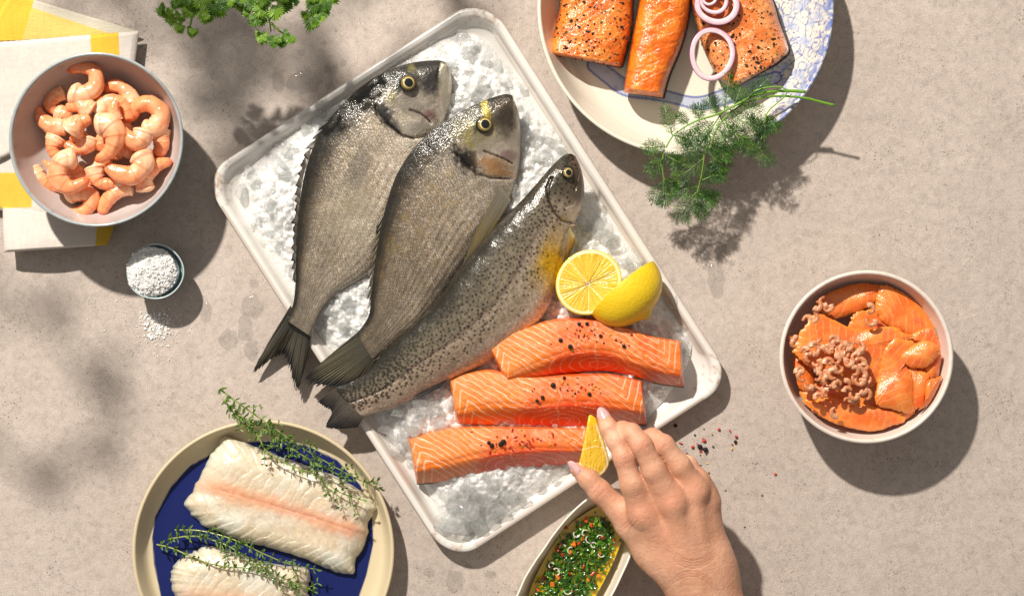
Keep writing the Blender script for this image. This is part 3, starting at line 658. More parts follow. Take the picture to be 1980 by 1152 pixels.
# ---- rainbow trout ---------------------------------------------------------------
def trout():
    D = [(1104, 297), (1090, 300), (1068, 320), (1046, 345), (1012, 384), (975, 420), (945, 452), (912, 492), (876, 538), (846, 580), (806, 620), (770, 655), (735, 690), (704, 722), (672, 740), (648, 750)]
    Vt = [(1113, 302), (1122, 322), (1129, 352), (1129, 385), (1118, 415), (1104, 450), (1094, 490), (1080, 540), (1060, 592), (1034, 630), (990, 665), (940, 700), (884, 728), (822, 758), (770, 784), (700, 806)]
    n = 460; zD = lerp1([.052, .054, .054, .052, .050, .047, .044, .040, .036], n); zV = lerp1([.044, .040, .036, .034, .033, .032, .032, .032, .032], n)
    th = lerp1([.004, .0125, .0165, .0195, .021, .0215, .0215, .0205, .019, .0165, .014, .0115, .0085, .006, .003], n)
    base = thing('rainbow_trout', 'slender spotted trout with yellow flank patch and white belly beside the lemon', 'fish', P(900, 560, .02))
    gill = [(1066, 345), (1059, 362), (1062, 390), (1072, 412), (1086, 427), (1104, 431)]
    crease = [(gill, 3.0, .0024), ([(1090, 402), (1108, 395), (1120, 372)], 2, .0006), ([(1122, 322), (1117, 345), (1112, 368)], 1.8, .0012)]
    r = RS(5); sp = []
    tries = 0
    while len(sp) < 820 and tries < 14000:
        tries += 1; s_ = r.rand() ** .9; w_ = r.rand()
        if r.rand() > (1.0 if w_ < .45 else .75 - .75 * (w_ - .45) / .4): continue
        if s_ < .16 and r.rand() < .6: continue
        if all((s_ - a) ** 2 * 22 + (w_ - b) ** 2 > .0015 for a, b, _, _ in sp): sp.append((s_, w_, r.rand(), r.rand()))
    Dp, Vp = spl(D, 400), spl(Vt, 400)
    SPX = [(Dp[int(a * 399)] * (1 - b) + Vp[int(a * 399)] * b) for a, b, _, _ in sp]
    def zt(s, t, px, py):
        w = (t + 1) / 2; zc = zD[:, None] * (1 - w) + zV[:, None] * w
        z = zc + th[:, None] * np.where(np.abs(t) > .999, 0, np.maximum(0, 1 - np.abs(t) ** 2.3) ** .6)
        for pl, wd, dep in crease: z = z - dep * np.exp(-(pdist(px, py, pl) / wd) ** 2)
        z = z + .0018 * np.exp(-((px - 1098) ** 2 + (py - 334) ** 2) / 110)
        return z + .0010 * (fbm(px / 26, py / 26, 3) - .5) - .0008 * np.exp(-((w - .52) / .03) ** 2) * sst(.2, .3, s)
    zb = lambda s, t, px, py: (zD[:, None] * (1 - (t + 1) / 2) + zV[:, None] * (t + 1) / 2) - th[:, None] * .7 * np.maximum(0, 1 - np.abs(t) ** 2.4) ** .6
    def cf(s, t, px, py, z, top):
        w = (t + 1) / 2
        k = mixc(ch(c('26241c'), s), ch(c('7c7465'), s), sst(.04, .42, w + .12 * (fbm(px / 30, py / 30, 1) - .5)))
        k = mixc(k, ch(c('a89a8a'), s), sst(.38, .6, w)); k = mixc(k, ch(c('6a5a54'), s), np.exp(-((w - .53) / .05) ** 2) * .5)
        k = mixc(k, ch(c('ddd2c6'), s), sst(.70, .90, w + .1 * (fbm(px / 25, py / 25, 2) - .5)))
        k = mixc(k, ch(c('a08c7c'), s), sst(.45, .75, s) * sst(.4, .8, w) * .7)
        k = mixc(k, ch(c('d2a81e'), s), np.exp(-(((px - 1066) / 34) ** 2 + ((py - 508) / 48) ** 2)) * 1.1 * sst(.55, .72, w))
        k = k * (1 + .4 * (vn(px / 1.5, py / 1.5, 7) - .5) + .35 * (fbm(px / 8, py / 8, 9) - .5))[..., None]
        sc_ = _h(np.floor(s * 190 + .5 * (np.floor(w * 48) % 2)), np.floor(w * 48), 5); k = k * (1 + .55 * (sc_ - .5) * sst(.15, .25, s))[..., None]
        hd = sst(.17, .12, s + .03 * (w - .5)); k = mixc(k, ch(c('403a2c'), s) * (1 + .5 * (fbm(px / 9, py / 9, 4)[..., None] - .5)), hd * .8)
        k = mixc(k, ch(c('64564a'), s), hd * sst(.5, .9, w) * .8); k = mixc(k, ch(c('8c6f62'), s), hd * np.exp(-(((px - 1118) / 12) ** 2 + ((py - 312) / 12) ** 2)))
        k = k * np.array([.95, .91, .83])
        # dark little x- and y-shaped spots
        dk = np.zeros(px.shape); 
        for (sx, sy), (a, b, q1, q2) in zip(SPX, sp):
            m_ = (np.abs(px - sx) < 10) & (np.abs(py - sy) < 10) & top
            if not m_.any(): continue
            X, Y = px[m_] - sx, py[m_] - sy; an = q1 * 3.14; R = 2.7 + 1.8 * q2 + (.8 if a > .8 else 0)
            c1, s1 = math.cos(an), math.sin(an); u1, v1 = X * c1 + Y * s1, -X * s1 + Y * c1
            d = np.minimum(np.hypot(u1, v1 * 2.4), np.hypot(u1 * 2.2 + .6, v1)) if a > .17 else np.hypot(X, Y) * 1.25
            dk[m_] = np.maximum(dk[m_], sst(R, R * .55, d))
        k = mixc(k, ch(c('1d1a15'), s), dk * np.where(w < .8, .85, .5))
        for pl, q in ((gill, 2.2),): k = mixc(k, ch(c('2a1d16'), s), sst(q * 1.4, q * .4, pdist(px, py, pl)) * .8)
        k = mixc(k, ch(c('17140f'), s), sst(15.5, 12.5, np.hypot(px - 1098, py - 334)) * .75)
        return mixc(ch(c('a09688'), s), k, np.where(top, 1., .2))
    V, F, K, st = slab(D, Vt, n, 150, zt, zb, cf)
    st = body_st(n, 150, 7.0, 1.6)
    mk('body', V, F, M_trout, base, col=K, st=st)
    eye(base, 1098, 334, .0640, 10.5, c('b89a5c'), (-.1, .35))
    fin('tail_fin', base, [(652, 748), (668, 770), (684, 790), (704, 806)], [(611, 778), (634, 792), (640, 800), (630, 829), (690, 828)], .0335, [.026, .028, .026], (c('5c554c'), c('3d3835'), c('1b1a1c')), nr=28, seed=12, jag=.09)
    fin('pectoral_fin', base, [(1100, 436), (1106, 446), (1112, 452)], [(1094, 505), (1098, 500), (1113, 470)], .047, .045, (c('9a8a55'), c('b98a3c'), c('4a3320')), nr=9, seed=13, jag=.04, n=60, bow=.003)
    fin('pelvic_fin', base, [(872, 728), (850, 740), (830, 752)], [(850, 750), (822, 764), (795, 768)], .036, .035, (c('4a4440'), c('3a3634'), c('252424')), nr=10, seed=14, jag=.06, n=60)
    # pale collar flap behind the gill
    V, F, K, st = slab([(1062, 392), (1073, 414), (1088, 429), (1108, 434)], [(1060, 402), (1070, 424), (1087, 442), (1117, 437)], 60, 14,
        lambda s, t, px, py: .0545 - .010 * s + .002 * (1 - t * t), lambda s, t, px, py: .050 - .010 * s, lambda s, t, px, py, z, top: ch(c('b59c86'), s) * (.85 + .3 * vn(px / 3, py / 3, 2))[..., None])
    mk('gill_flap', V, F, M_trout, base, col=K, st=st)
trout()
# ------------------------------------------------------------------ raw salmon fillets
M_raw = mat('raw_salmon', rough=.30, attr=True, spec=.5, sss=.08, sssr=(.003, .001, .0004), coat=.5, coatr=.1, bump=[('n', 9, .35, .0022, 'st'), ('n', 60, .3, .0007, 'st'), ('n', 170, .5, .0006, 'st')])
M_skin = mat('dark_fish_skin', rough=.3, attr=True, metal=.3, coat=.4)
def lines(phi, wd): f = np.abs((phi % 1) - .5); return sst(.5 - wd, .5 - wd * .35, f)
def fillet(label, A, B, zc, th, ridge, chev, seed, group, rz=0):
    """A upper edge, B lower edge, left to right; ridge = t where the top face breaks into the cut front face"""
    n = 330
    A_ = spl(A, n); B_ = spl(B, n)
    rid = lerp1(ridge, n)[:, None]; thn = lerp1(th, n)[:, None]; zn = lerp1(zc, n)[:, None]
    def zt(s, t, px, py):
        rise = np.where(t < rid, 1 - .10 * ((rid - t) / (1 + rid)) ** 2, 1 - .82 * np.clip((t - rid) / (1 - rid), 0, 1) ** 1.35)
        soft = np.exp(-((t - rid) / .10) ** 2) * .05
        edge = np.minimum(1, (1 + t) / .10 + .0) ** .5 * np.minimum(1, (1 - t) / .05) ** .5
        en = np.minimum(1, s / .018) ** .5 * np.minimum(1, (1 - s) / .018) ** .5
        g = lines_field(s, t, px, py)[0]
        return zn - .010 + thn * (rise - soft) * (edge * .75 + .25) * (en * .6 + .4) * np.where(np.abs(t) > .9995, .25, 1) + .0012 * (fbm(px / 22, py / 22, seed) - .5) - .0003 * g
    def zb(s, t, px, py): return zn - .010 + 0 * t
    def lines_field(s, t, px, py):
        wx = 16 * (fbm(px / 40, py / 40, seed + 1) - .5); wy = 16 * (fbm(px / 40, py / 40, seed + 2) - .5)
        X, Y = px + wx, py + wy; G = np.zeros(px.shape)
        x0, y0 = A[0][0], A[0][1]
        # nested peaks at the left end
        f1 = (X - x0 + .12 * (Y - y0)) / chev[0]; f2 = (Y - y0 - chev[1] * (X - x0) + chev[2]) / chev[3]
        left = sst(chev[4] + .12, chev[4] - .02, s + .08 * (t)); mt_ = np.minimum(f1, f2 + 0)
        G = np.maximum(G, lines(mt_, .04 + .11 * vn(np.floor(mt_) * 3.7, mt_ * 0, seed)) * left)
        # mirrored nest at the right end
        x1, y1 = B[-1][0], B[-1][1]
        g1 = (x1 - X - .15 * (Y - y1)) / chev[0]; g2 = (y1 - Y + chev[5] * (X - x1) + chev[6]) / chev[3]
        right = sst(chev[7] - .10, chev[7] + .03, s - .05 * t)
        G = np.maximum(G, lines(np.minimum(g1, g2), .09) * right)
        # rings low in the middle of the cut face, faint seams above
        cx = (A[0][0] + B[-1][0]) / 2 + 25; mid = (1 - left) * (1 - right)
        Bm = B_[n // 2][1]; ringp = np.hypot((X - cx) / 3.0, (Bm - 12 - Y)) / 6.5
        G = np.maximum(G, lines(ringp, .07) * mid * sst(rid - .12, rid + .12, t) * .85)
        seam = (X - .55 * (Y - Bm) + 10 * np.sin(Y / 11)) / 24
        G = np.maximum(G, lines(seam, .05) * mid * sst(rid + .1, rid - .2, t) * .45 * sst(.35, .6, fbm(px / 15, py / 15, seed + 8)))
        G = np.maximum(G, sst(2.2, .6, abs(X - cx - .1 * (Y - Bm) - 8 * (vn(Y / 9, Y * 0, seed) - .5))) * mid * .35)
        return G * (.45 + .30 * left + .75 * vn(px / 11, py / 11, seed + 4)), left, right
    def cf(s, t, px, py, z, top):
        G, left, right = lines_field(s, t, px, py)
        front = sst(rid - .05, rid + .12, t)
        k = mixc(ch(c('f06c1e'), s), ch(c('e44c0c'), s), front); k = mixc(k, ch(c('f28324'), s), np.clip(left + right * .6, 0, 1) * .75)
        k = mixc(k, ch(c('e23c10'), s), sst(.5, .8, fbm(px / 26, py / 26, seed + 3)) * .45 * (1 - left))
        k = k * (1 + .16 * (vn(px / 2, py / 2, seed + 5) - .5) + .2 * (fbm(px / 12, py / 12, seed + 6) - .5))[..., None]
        fib = vn((px * .8 + py * .5) / 14, (py * .8 - px * .5) / 1.4, seed + 9)
        k = mixc(k, ch(c('f8b48c'), s), sst(.55, .9, fib) * .42 * (1 - front))
        k = mixc(k, ch(c('f6cba8'), s), np.clip(G * 1.15, 0, 1) * .88)
        edge = sst(.94, 1.0, t) + 0
        return mixc(k, ch(c('8a4a32'), s), edge * .5)
    V, F, K, st = slab(A, B, n, 120, zt, zb, cf, edge=.85)
    root = thing('salmon_fillet', label, 'fish fillet', P(np.mean([p[0] for p in A]), np.mean([p[1] for p in B]), .02), group)
    mk('flesh', V, F, M_raw, root, col=K, st=st)
    # silver skin under the flesh
    c0 = (np.array(A).mean(0) + np.array(B).mean(0)) / 2
    ins = lambda L, f: [tuple(c0 + (np.array(p) - c0) * f) for p in L]
    V, F, K, st = slab(ins(A, .985), [(p[0], p[1] + 1.5) for p in ins(B, 1.0)], 80, 12, lambda s, t, px, py: np.interp(s, np.linspace(0, 1, len(zc)), zc) - .0102, lambda s, t, px, py: np.interp(s, np.linspace(0, 1, len(zc)), zc) - .0118,
        lambda s, t, px, py, z, top: mixc(ch(c('6a6a68'), s), ch(c('2e2c2e'), s), fbm(px / 8, py / 8, seed)))
    mk('skin', V, F, M_skin, root, col=K)
    def surf(px, py):
        """height of the fillet's top at a plan point"""
        i = int(np.argmin(np.abs((A_[:, 0] + B_[:, 0]) / 2 - px))); t = np.clip(2 * (py - A_[i, 1]) / (B_[i, 1] - A_[i, 1]) - 1, -1, 1)
        s_ = np.full((n, 1), i / (n - 1)); r_ = zt(s_, np.full((n, 1), t), np.full((n, 1), float(px)), np.full((n, 1), float(py))); return float(r_[i, 0])
    return surf
GF = 'raw salmon fillets on the ice'
f3 = fillet('raw salmon fillet nearest the tray corner, under the hand and chilli flakes',
 [(789, 848), (832, 834), (872, 825), (930, 823), (1000, 824), (1063, 825), (1110, 826), (1152, 829)],
 [(806, 935), (865, 931), (931, 921), (997, 911), (1063, 901), (1100, 897), (1130, 893), (1158, 886)],
 [.024, .024, .023], [.023, .025, .026, .025, .022], [.35, .28, .10, .0, .15, .3], (13, .62, 16, 12, .34, .7, 20, .86), 41, GF)
f2 = fillet('raw salmon fillet in the middle of the three, with peppercorns along its top',
 [(868, 735), (900, 720), (945, 713), (985, 722), (1040, 726), (1110, 722), (1180, 722), (1243, 736)],
 [(883, 821), (930, 824), (1000, 823), (1060, 826), (1129, 826), (1170, 823), (1210, 820), (1251, 821)],
 [.027, .027, .027], [.024, .027, .028, .028, .025], [.45, .25, .15, .05, .15, .35], (14, .60, 22, 12.5, .34, .7, 14, .82), 52, GF)
f1 = fillet('raw salmon fillet beside the lemon, the topmost one, curved with striped pointed end',
 [(946, 676), (975, 648), (1020, 629), (1075, 616), (1125, 614), (1170, 620), (1212, 632), (1260, 648), (1318, 659)],
 [(985, 747), (1012, 744), (1041, 739), (1087, 728), (1134, 720), (1181, 720), (1231, 731), (1275, 742), (1323, 748)],
 [.032, .031, .029], [.024, .027, .029, .028, .024], [.55, .35, .20, .22, .30, .45], (13, .55, 30, 12, .24, .62, 10, .66), 63, GF)
# ------------------------------------------------------------------ ice
M_ice = clear_mat('crushed_ice', (.97, .96, .94), .93, .15, .05, (220, .5, .0012), .12, .12)
M_ice2 = clear_mat('ice_chunk', (.95, .945, .935), .80, .12, .04, (90, .5, .003), 0, .20)
import bmesh
def shard(seed, k=14, flat=.8, bev=.12):
    r = RS(seed); bm = bmesh.new(); p = r.normal(size=(k, 3)); p /= np.linalg.norm(p, axis=1)[:, None]; p *= (.75 + .3 * r.rand(k))[:, None] * np.array([1, .85, flat])
    for q in p: bm.verts.new(q)
    res = bmesh.ops.convex_hull(bm, input=bm.verts)
    bmesh.ops.delete(bm, geom=[v for v in bm.verts if not v.link_faces], context='VERTS')
    bmesh.ops.bevel(bm, geom=bm.edges[:] , offset=bev * 1.6, segments=2, profile=.5, affect='EDGES', clamp_overlap=True)
    bmesh.ops.triangulate(bm, faces=bm.faces[:])
    bm.verts.index_update(); V = np.array([v.co[:] for v in bm.verts]); F = np.array([[v.index for v in f.verts] for f in bm.faces]); bm.free(); return V, F
PRO = [shard(100 + i) for i in range(10)]
def rotm(r):
    q = r.normal(size=4); q /= np.linalg.norm(q); w, x, y, z = q
    return np.array([[1 - 2 * (y * y + z * z), 2 * (x * y - z * w), 2 * (x * z + y * w)], [2 * (x * y + z * w), 1 - 2 * (x * x + z * z), 2 * (y * z - x * w)], [2 * (x * z - y * w), 2 * (y * z + x * w), 1 - 2 * (x * x + y * y)]])
BED = [(462, 352), (520, 285), (640, 195), (760, 118), (850, 72), (925, 70), (985, 130), (1030, 200), (1100, 300), (1170, 410), (1235, 495), (1290, 580), (1335, 650), (1330, 700), (1300, 752), (1240, 820),
       (1130, 905), (1060, 950), (1000, 985), (950, 1015), (905, 1045), (868, 1035), (845, 985), (800, 905), (735, 830), (715, 800), (660, 700), (618, 655), (575, 590), (530, 510), (480, 430)]
r = RS(77); acc = Acc(); cnt = 0
def slush_z(px, py):
    d = pdist(px, py, BED + BED[:1]) * np.where(inside(px, py, BED), 1, -1)
    base = .0035 + .0135 * np.clip(d / 70, 0, 1) ** .8
    x, y = px / 9.0 + .6 * vn(px / 20, py / 20, 3), py / 9.0; ix = np.floor(x); iy = np.floor(y); best = np.full(px.shape, -9.)
    for a in (-1, 0, 1):
        for b in (-1, 0, 1):
            jx, jy = ix + a, iy + b; dx, dy = x - jx - _h(jx, jy, 1), y - jy - _h(jx, jy, 2)
            h_ = .5 + _h(jx, jy, 3) - 1.1 * np.hypot(dx, dy) + dx * (_h(jx, jy, 4) - .5) * 1.2 + dy * (_h(jx, jy, 5) - .5) * 1.2
            best = np.maximum(best, h_)
    return .0045 + base + (.0030 * best + .0030 * (fbm(px / 14, py / 14, 6) - .5)) * np.clip(d / 30, .1, 1)
M_slush = mat('packed_ice', base=(.76, .75, .73), rough=.18, sss=.5, sssr=(.006, .007, .008), coat=.8, coatr=.08, bump=[('v', 330, .5, .0012), ('n', 220, .4, .0012)])
bx = np.array(BED)
pos = []
def bed_h(px, py):           # thinner on the bare margin and along the far edges
    d = pdist(np.array([px]), np.array([py]), BED + BED[:1])[0]; return .003 + .017 * min(1, d / 70)
while cnt < 1500:
    px, py = r.uniform(450, 1340), r.uniform(65, 1050)
    if not inside(np.array([px]), np.array([py]), BED)[0]: continue
    if px > 1060 and py > 890 - (px - 1060) * .5 and r.rand() < .5: continue
    h = bed_h(px, py); z = .006 + h * (.75 + .35 * r.rand()); sz = r.uniform(.0022, .0050) if r.rand() < .8 else r.uniform(.005, .0088)
    V, F = PRO[r.randint(10)]; V = (V * sz) @ rotm(r).T + P(px, py, z); V[:, 2] = np.maximum(V[:, 2], .0058)
    acc.add(V, F); cnt += 1
bedo = thing('crushed_ice', 'bed of crushed ice filling the white tray beneath the fish and fillets', 'crushed ice', P(900, 560, .005)); bedo['kind'] = 'stuff'
acc.build('loose_ice', M_ice, bedo, smooth=True, col=False)['kind'] = 'stuff'
V, F, K, st = blob(BED, 230, 900, lambda q, px, py: slush_z(px, py), lambda q, px, py: .0048 + 0 * q, None, rr=np.linspace(0, 1, 231)[1:])
mk('packed_ice', V, F, M_slush, bedo, smooth=True)
o = bedo
tag(o, 'bed of crushed ice filling the white tray beneath the fish and fillets', 'crushed ice', kind='stuff')
# larger pieces one can tell apart: plan position, size across, flatness, height
CH = [(905, 95, 26), (870, 120, 18), (940, 118, 15), (975, 160, 14), (930, 176, 34), (1000, 205, 12), (1015, 228, 11), (1028, 262, 26), (1062, 268, 17), (1050, 300, 24), (1085, 285, 15), (1010, 170, 11), (1150, 372, 12), (1160, 395, 11),
      (1138, 380, 10), (1155, 447, 33), (1185, 478, 14), (1228, 512, 24), (1205, 505, 20), (1275, 545, 10), (1298, 580, 20), (1292, 630, 24), (1306, 652, 18), (1250, 545, 14),
      (470, 372, 20), (492, 350, 17), (520, 395, 18), (545, 330, 22), (500, 420, 14), (552, 420, 16), (590, 250, 15), (535, 470, 15), (480, 330, 13), (560, 290, 18), (620, 222, 14),
      (640, 600, 16), (668, 580, 20), (622, 640, 15), (660, 625, 18), (700, 560, 16), (600, 560, 12), (560, 520, 12),
      (762, 800, 26), (800, 815, 30), (838, 790, 24), (780, 838, 20), (850, 818, 20), (742, 830, 18), (812, 780, 22), (870, 780, 16), (760, 870, 16), (735, 790, 14), (852, 745, 12),
      (872, 1000, 40), (905, 985, 34), (940, 960, 34), (968, 985, 28), (885, 948, 26), (925, 1010, 26), (870, 958, 24), (990, 955, 24), (1015, 970, 16), (1040, 935, 14), (850, 1018, 18), (950, 1000, 22), (900, 1025, 18), (990, 990, 12), (1075, 925, 12), (1110, 915, 10), (905, 940, 22), (960, 935, 18)]
SPOT = [((884, 1012), 'the lowest lump of the near heap'), ((965, 955), 'the upper right lump of the near heap'), ((915, 965), 'the upper middle of the near heap'), ((905, 95), 'the far tray corner'), ((975, 165), 'the middle bream snout'), ((840, 130), 'the left bream forehead'), ((1040, 275), 'the middle bream throat'), ((1150, 385), 'the trout snout'), ((1150, 450), 'the trout gill flap'), ((1228, 512), 'the top of the tipped lemon half'), ((1295, 580), 'the tipped lemon half and tray rim'), ((1300, 645), 'the tip of the topmost salmon fillet'),
        ((480, 355), 'the left tray corner'), ((540, 310), 'the left bream dorsal fin'), ((520, 440), 'the left tray rim below the corner'), ((610, 235), 'the far tray rim by the left bream back'), ((560, 530), 'the left bream tail root'), ((650, 590), 'the gap of the two bream bellies'), ((630, 640), 'the gap of the two bream tails'), ((690, 560), 'the middle bream tail root'),
        ((770, 800), 'the trout tail root'), ((830, 790), 'the pointed end of the middle salmon fillet'), ((760, 860), 'the tray rim left of the front salmon fillet'), ((852, 745), 'the trout pelvic fin'), ((870, 1000), 'the near tray corner'), ((900, 945), 'the near edge of the front salmon fillet'), ((960, 970), 'the heap centre of the near corner'), ((930, 1010), 'the near tray rim under the heap'), ((1030, 950), 'the right end of the near heap'), ((1095, 920), 'the near rim beside the thumb')]
used = {}
for i, (x, y, s) in enumerate(CH):
    V, F = shard(500 + i, 11 + i % 7, .62, .10)
    h = .010 + bed_h(x, y) * .9
    if y > 900: h += .004
    rr = s / S; a = r.rand() * 6.28; R = np.array([[math.cos(a), -math.sin(a), 0], [math.sin(a), math.cos(a), 0], [0, 0, 1]]) @ np.array(Matrix.Rotation(r.uniform(-.4, .4), 3, 'X'))
    V = (V * rr * np.array([1.05, 1., 1])) @ R.T; V = V + P(x, y, h + rr * .25); V[:, 2] = np.maximum(V[:, 2], .006)
    sp = min(SPOT, key=lambda q: math.hypot(q[0][0] - x, q[0][1] - y)); k = used.get(sp[1], 0); used[sp[1]] = k + 1
    big = ('large', 'large', 'large')[k % 3] if s >= 24 else ('small', 'small', 'small')[k % 3] if s < 15 else ('medium', 'medium', 'medium')[k % 3]
    side = ('left of' if x < sp[0][0] - 3 else 'right of' if x > sp[0][0] + 3 else 'above' if y < sp[0][1] else 'right beside')
    o = mk('ice_chunk', V, F, M_ice2, smooth=True); tag(o, big + ' clear ice piece, ' + side + ' ' + sp[1], 'ice', 'ice pieces on the crushed bed')
# ------------------------------------------------------------------ pale raw fillets on the blue plate
M_cod = mat('raw_white_fish', rough=.33, attr=True, spec=.5, sss=.4, sssr=(.010, .007, .005), coat=.6, coatr=.12, bump=[('n', 6, .35, .003, 'st'), ('n', 40, .2, .0008, 'st')])
def cod(name_label, poly, line, z0, th, seed, pink):
    L = np.array(line, float); ax = (L[-1] - L[0]); ln = np.linalg.norm(ax); ax /= ln; nx_ = np.array([-ax[1], ax[0]])
    def coords(px, py):
        u = (px - L[0][0]) * ax[0] + (py - L[0][1]) * ax[1]; v = (px - L[0][0]) * nx_[0] + (py - L[0][1]) * nx_[1]
        bend = 8 * np.sin(np.pi * np.clip(u / ln, 0, 1)); return u, v + bend * .4
    def flake(px, py):
        u, v = coords(px, py); wob = 44 * (fbm(px / 60, py / 60, seed) - .5)
        # flakes sweep back from the centre line, then turn near the flank
        av = np.abs(v); sw = np.where(av < 52, av * .75, 39 - (av - 52) * 1.05)
        return (u - sw * np.where(v > 0, 1, .8) + wob) / 24, av, u, v
    def zt(r, px, py):
        f, av, u, v = flake(px, py); sw = (f % 1)
        step = (sw ** 3) * .0006 * sst(3, 22, av)
        prof = (1 - r ** 7) ** .5
        return z0 + th * prof * (1 - .25 * sst(50, 110, av)) - step - .0003 * np.exp(-(av / 3.5) ** 2) + .0028 * (fbm(px / 45, py / 45, seed + 2) - .5) * prof + .0003 * (fbm(px / 5, py / 5, seed + 4) - .5)
    def cf(r, px, py, z, top):
        f, av, u, v = flake(px, py); fr = f % 1
        k = ch(c('d6c8ae'), px); k = mixc(k, ch(c('dcdacb'), px), sst(.4, .75, fbm(px / 40, py / 40, seed + 6)))
        k = mixc(k, ch(c('cfae90'), px), sst(60, 10, av + 30 * (fbm(px / 30, py / 30, seed + 1) - .5)) * .4)
        k = mixc(k, ch(c('d98a5c'), px), sst(24, 2, av + 16 * (fbm(px / 16, py / 16, seed + 3) - .5)) * pink)
        k = mixc(k, ch(c('c0604a'), px), sst(2.2, .6, av + 3.5 * (vn(px / 5, py / 5, 3) - .5)) * .55 * pink)
        k = mixc(k, ch(c('efe9dc'), px), lines(f + .5, .05) * sst(6, 24, av) * .6 * sst(.3, .8, fbm(px / 22, py / 22, seed + 8)))
        k = mixc(k, ch(c('b39f84'), px), sst(.80, .97, fr) * sst(8, 26, av) * .25 * vn(px / 20, py / 20, 6))
        k = mixc(k, ch(c('c9c8b4'), px), sst(.82, 1., r) * .6)
        return k * (1 + .10 * (vn(px / 2, py / 2, seed) - .5))[..., None]
    b_ = spl(poly, 440, closed=True); cc_ = b_.mean(0); b_ = cc_ + (b_ - cc_) * (1 + .03 * (vn(np.arange(440) / 4., np.zeros(440), seed) - .5) + .03 * (vn(np.arange(440) / 15., np.zeros(440), seed) - .5))[:, None]; V, F, K, st = blob(b_, 110, 440, zt, lambda r, px, py: z0 + 0 * r, cf, smooth=True)
    # ragged cut edge
    o = mk('white_fish_fillet', V, F, M_cod, col=K, st=st); tag(o, name_label, 'fish fillet')
CODP = [(431, 840), (480, 857), (532, 876), (607, 904), (671, 930), (727, 975), (722, 992), (711, 1009), (709, 1039), (690, 1084), (686, 1108), (660, 1106), (634, 1099), (577, 1076), (521, 1059), (465, 1046), (420, 1026), (390, 1016), (380, 1002), (367, 990), (358, 975), (370, 955), (384, 930), (394, 905), (405, 885), (418, 860)]
cod('large pale raw fish fillet with pink centre seam, upper one on the blue plate', CODP, [(384, 935), (708, 1033)], .0066, .017, 71, .62)
cod('small pinkish raw fish fillet at the bottom of the picture, lower one on the plate', [(328, 1117), (331, 1100), (342, 1086), (367, 1069), (401, 1056), (450, 1066), (521, 1088), (577, 1095), (600, 1102), (601, 1120), (596, 1140), (592, 1175), (540, 1195), (450, 1200), (370, 1185), (336, 1150)], [(320, 1150), (600, 1180)], .0066, .021, 83, .3)

# ------------------------------------------------------------------ lemons
M_rind = mat('lemon_rind', rough=.38, attr=True, coat=.35, coatr=.2, sss=.15, sssr=(.004, .003, .001), bump=[('v', 420, .35, .0007), ('n', 1200, .2, .0003)])
M_pulp = mat('lemon_pulp', rough=.16, attr=True, sss=.35, sssr=(.006, .005, .001), coat=.7, coatr=.08, bump=[('n', 480, .5, .0010), ('v', 700, .3, .0006)])
def pulp_col(r, th, nseg=10, off=0., hub=(0, 0), seed=0):
    """r in 0..1 over the cut face"""
    x, y = r * np.cos(th) - hub[0], r * np.sin(th) - hub[1]; rr = np.hypot(x, y); tt = np.arctan2(y, x)
    ph = (tt + off) / (2 * np.pi) * nseg; wj = .10 * np.sin(np.floor(ph) * 2.3 + seed); f = (ph + wj) % 1
    k = mixc(ch(c('e6c850'), r), ch(c('dcb836'), r), fbm(x * 4, y * 4, seed))
    ray = vn(tt * 28, rr * 2.2, seed + 3); k = mixc(k, ch(c('f3d052'), r), sst(.5, .9, ray) * .35); k = mixc(k, ch(c('c98a0c'), r), sst(.5, .1, ray) * .3)
    mem = sst(.020, .006, np.minimum(f, 1 - f) * 2 * np.pi / nseg * rr)
    k = mixc(k, ch(c('f3e2a6'), r), mem * .9)
    k = mixc(k, ch(c('f6ecc4'), r), sst(.09, .05, rr + .03 * (vn(tt * 3, rr * 9, 2) - .5))); k = mixc(k, ch(c('c79d3a'), r), sst(.03, .015, rr))
    k = mixc(k, ch(c('f5e6b0'), r), sst(.880, .905, r)); k = mixc(k, ch(c('f2c81e'), r), sst(.955, .975, r))
    dep = -.0012 * mem * (r < .86) + .0008 * (ray - .5) * (r < .86)
    return k, dep
def lemon_half(name, label, cen, R, normal, depth, seed, frac=1.0, mess=1.0, group=None, spin=0., hub=(.03, -.04)):
    """R across the face, depth of the peel cap behind it, normal = direction the cut face looks"""
    N = Vector(normal).normalized(); q = N.to_track_quat('Z', 'Y').to_matrix(); q = np.array(q @ Matrix.Rotation(spin, 3, 'Z'))
    root = thing(name, label, 'lemon', cen, group)
    n, m = 90, 260; r = np.linspace(0.0, 1, n)[:, None]; th = np.linspace(0, 2 * np.pi, m, endpoint=False)[None]; r, th = r + 0 * th, th + 0 * r
    k, d = pulp_col(r, th, off=.2 * seed, hub=hub, seed=seed)
    sx, sy = R
    V = np.stack([r * np.cos(th) * sx, r * np.sin(th) * sy, d - .0006 * sst(.95, 1, r)], -1).reshape(-1, 3)
    mk('pulp', V @ q.T + np.array(cen), rings(n, m), M_pulp, root, col=k.reshape(-1, 3))
    ph = np.linspace(np.pi / 2, np.pi, 50)[:, None]
    a = np.sin(ph) ** .9; V = np.stack([a * np.cos(th[:1]) * sx, a * np.sin(th[:1]) * sy, np.cos(ph) * depth * (1 + .12 * np.exp(-(a / .16) ** 2)) + 0 * th[:1]], -1)
    V[..., 2] -= .0006
    kk = mixc(ch(c('eccb22'), a + 0 * th[:1]), ch(c('e2bc18'), a + 0 * th[:1]), fbm(np.cos(th[:1]) * 3 + ph * 3, np.sin(th[:1]) * 3 + ph, seed))
    mk('rind', V.reshape(-1, 3) @ q.T + np.array(cen), rings(50, m), M_rind, root, col=kk.reshape(-1, 3))
    return root
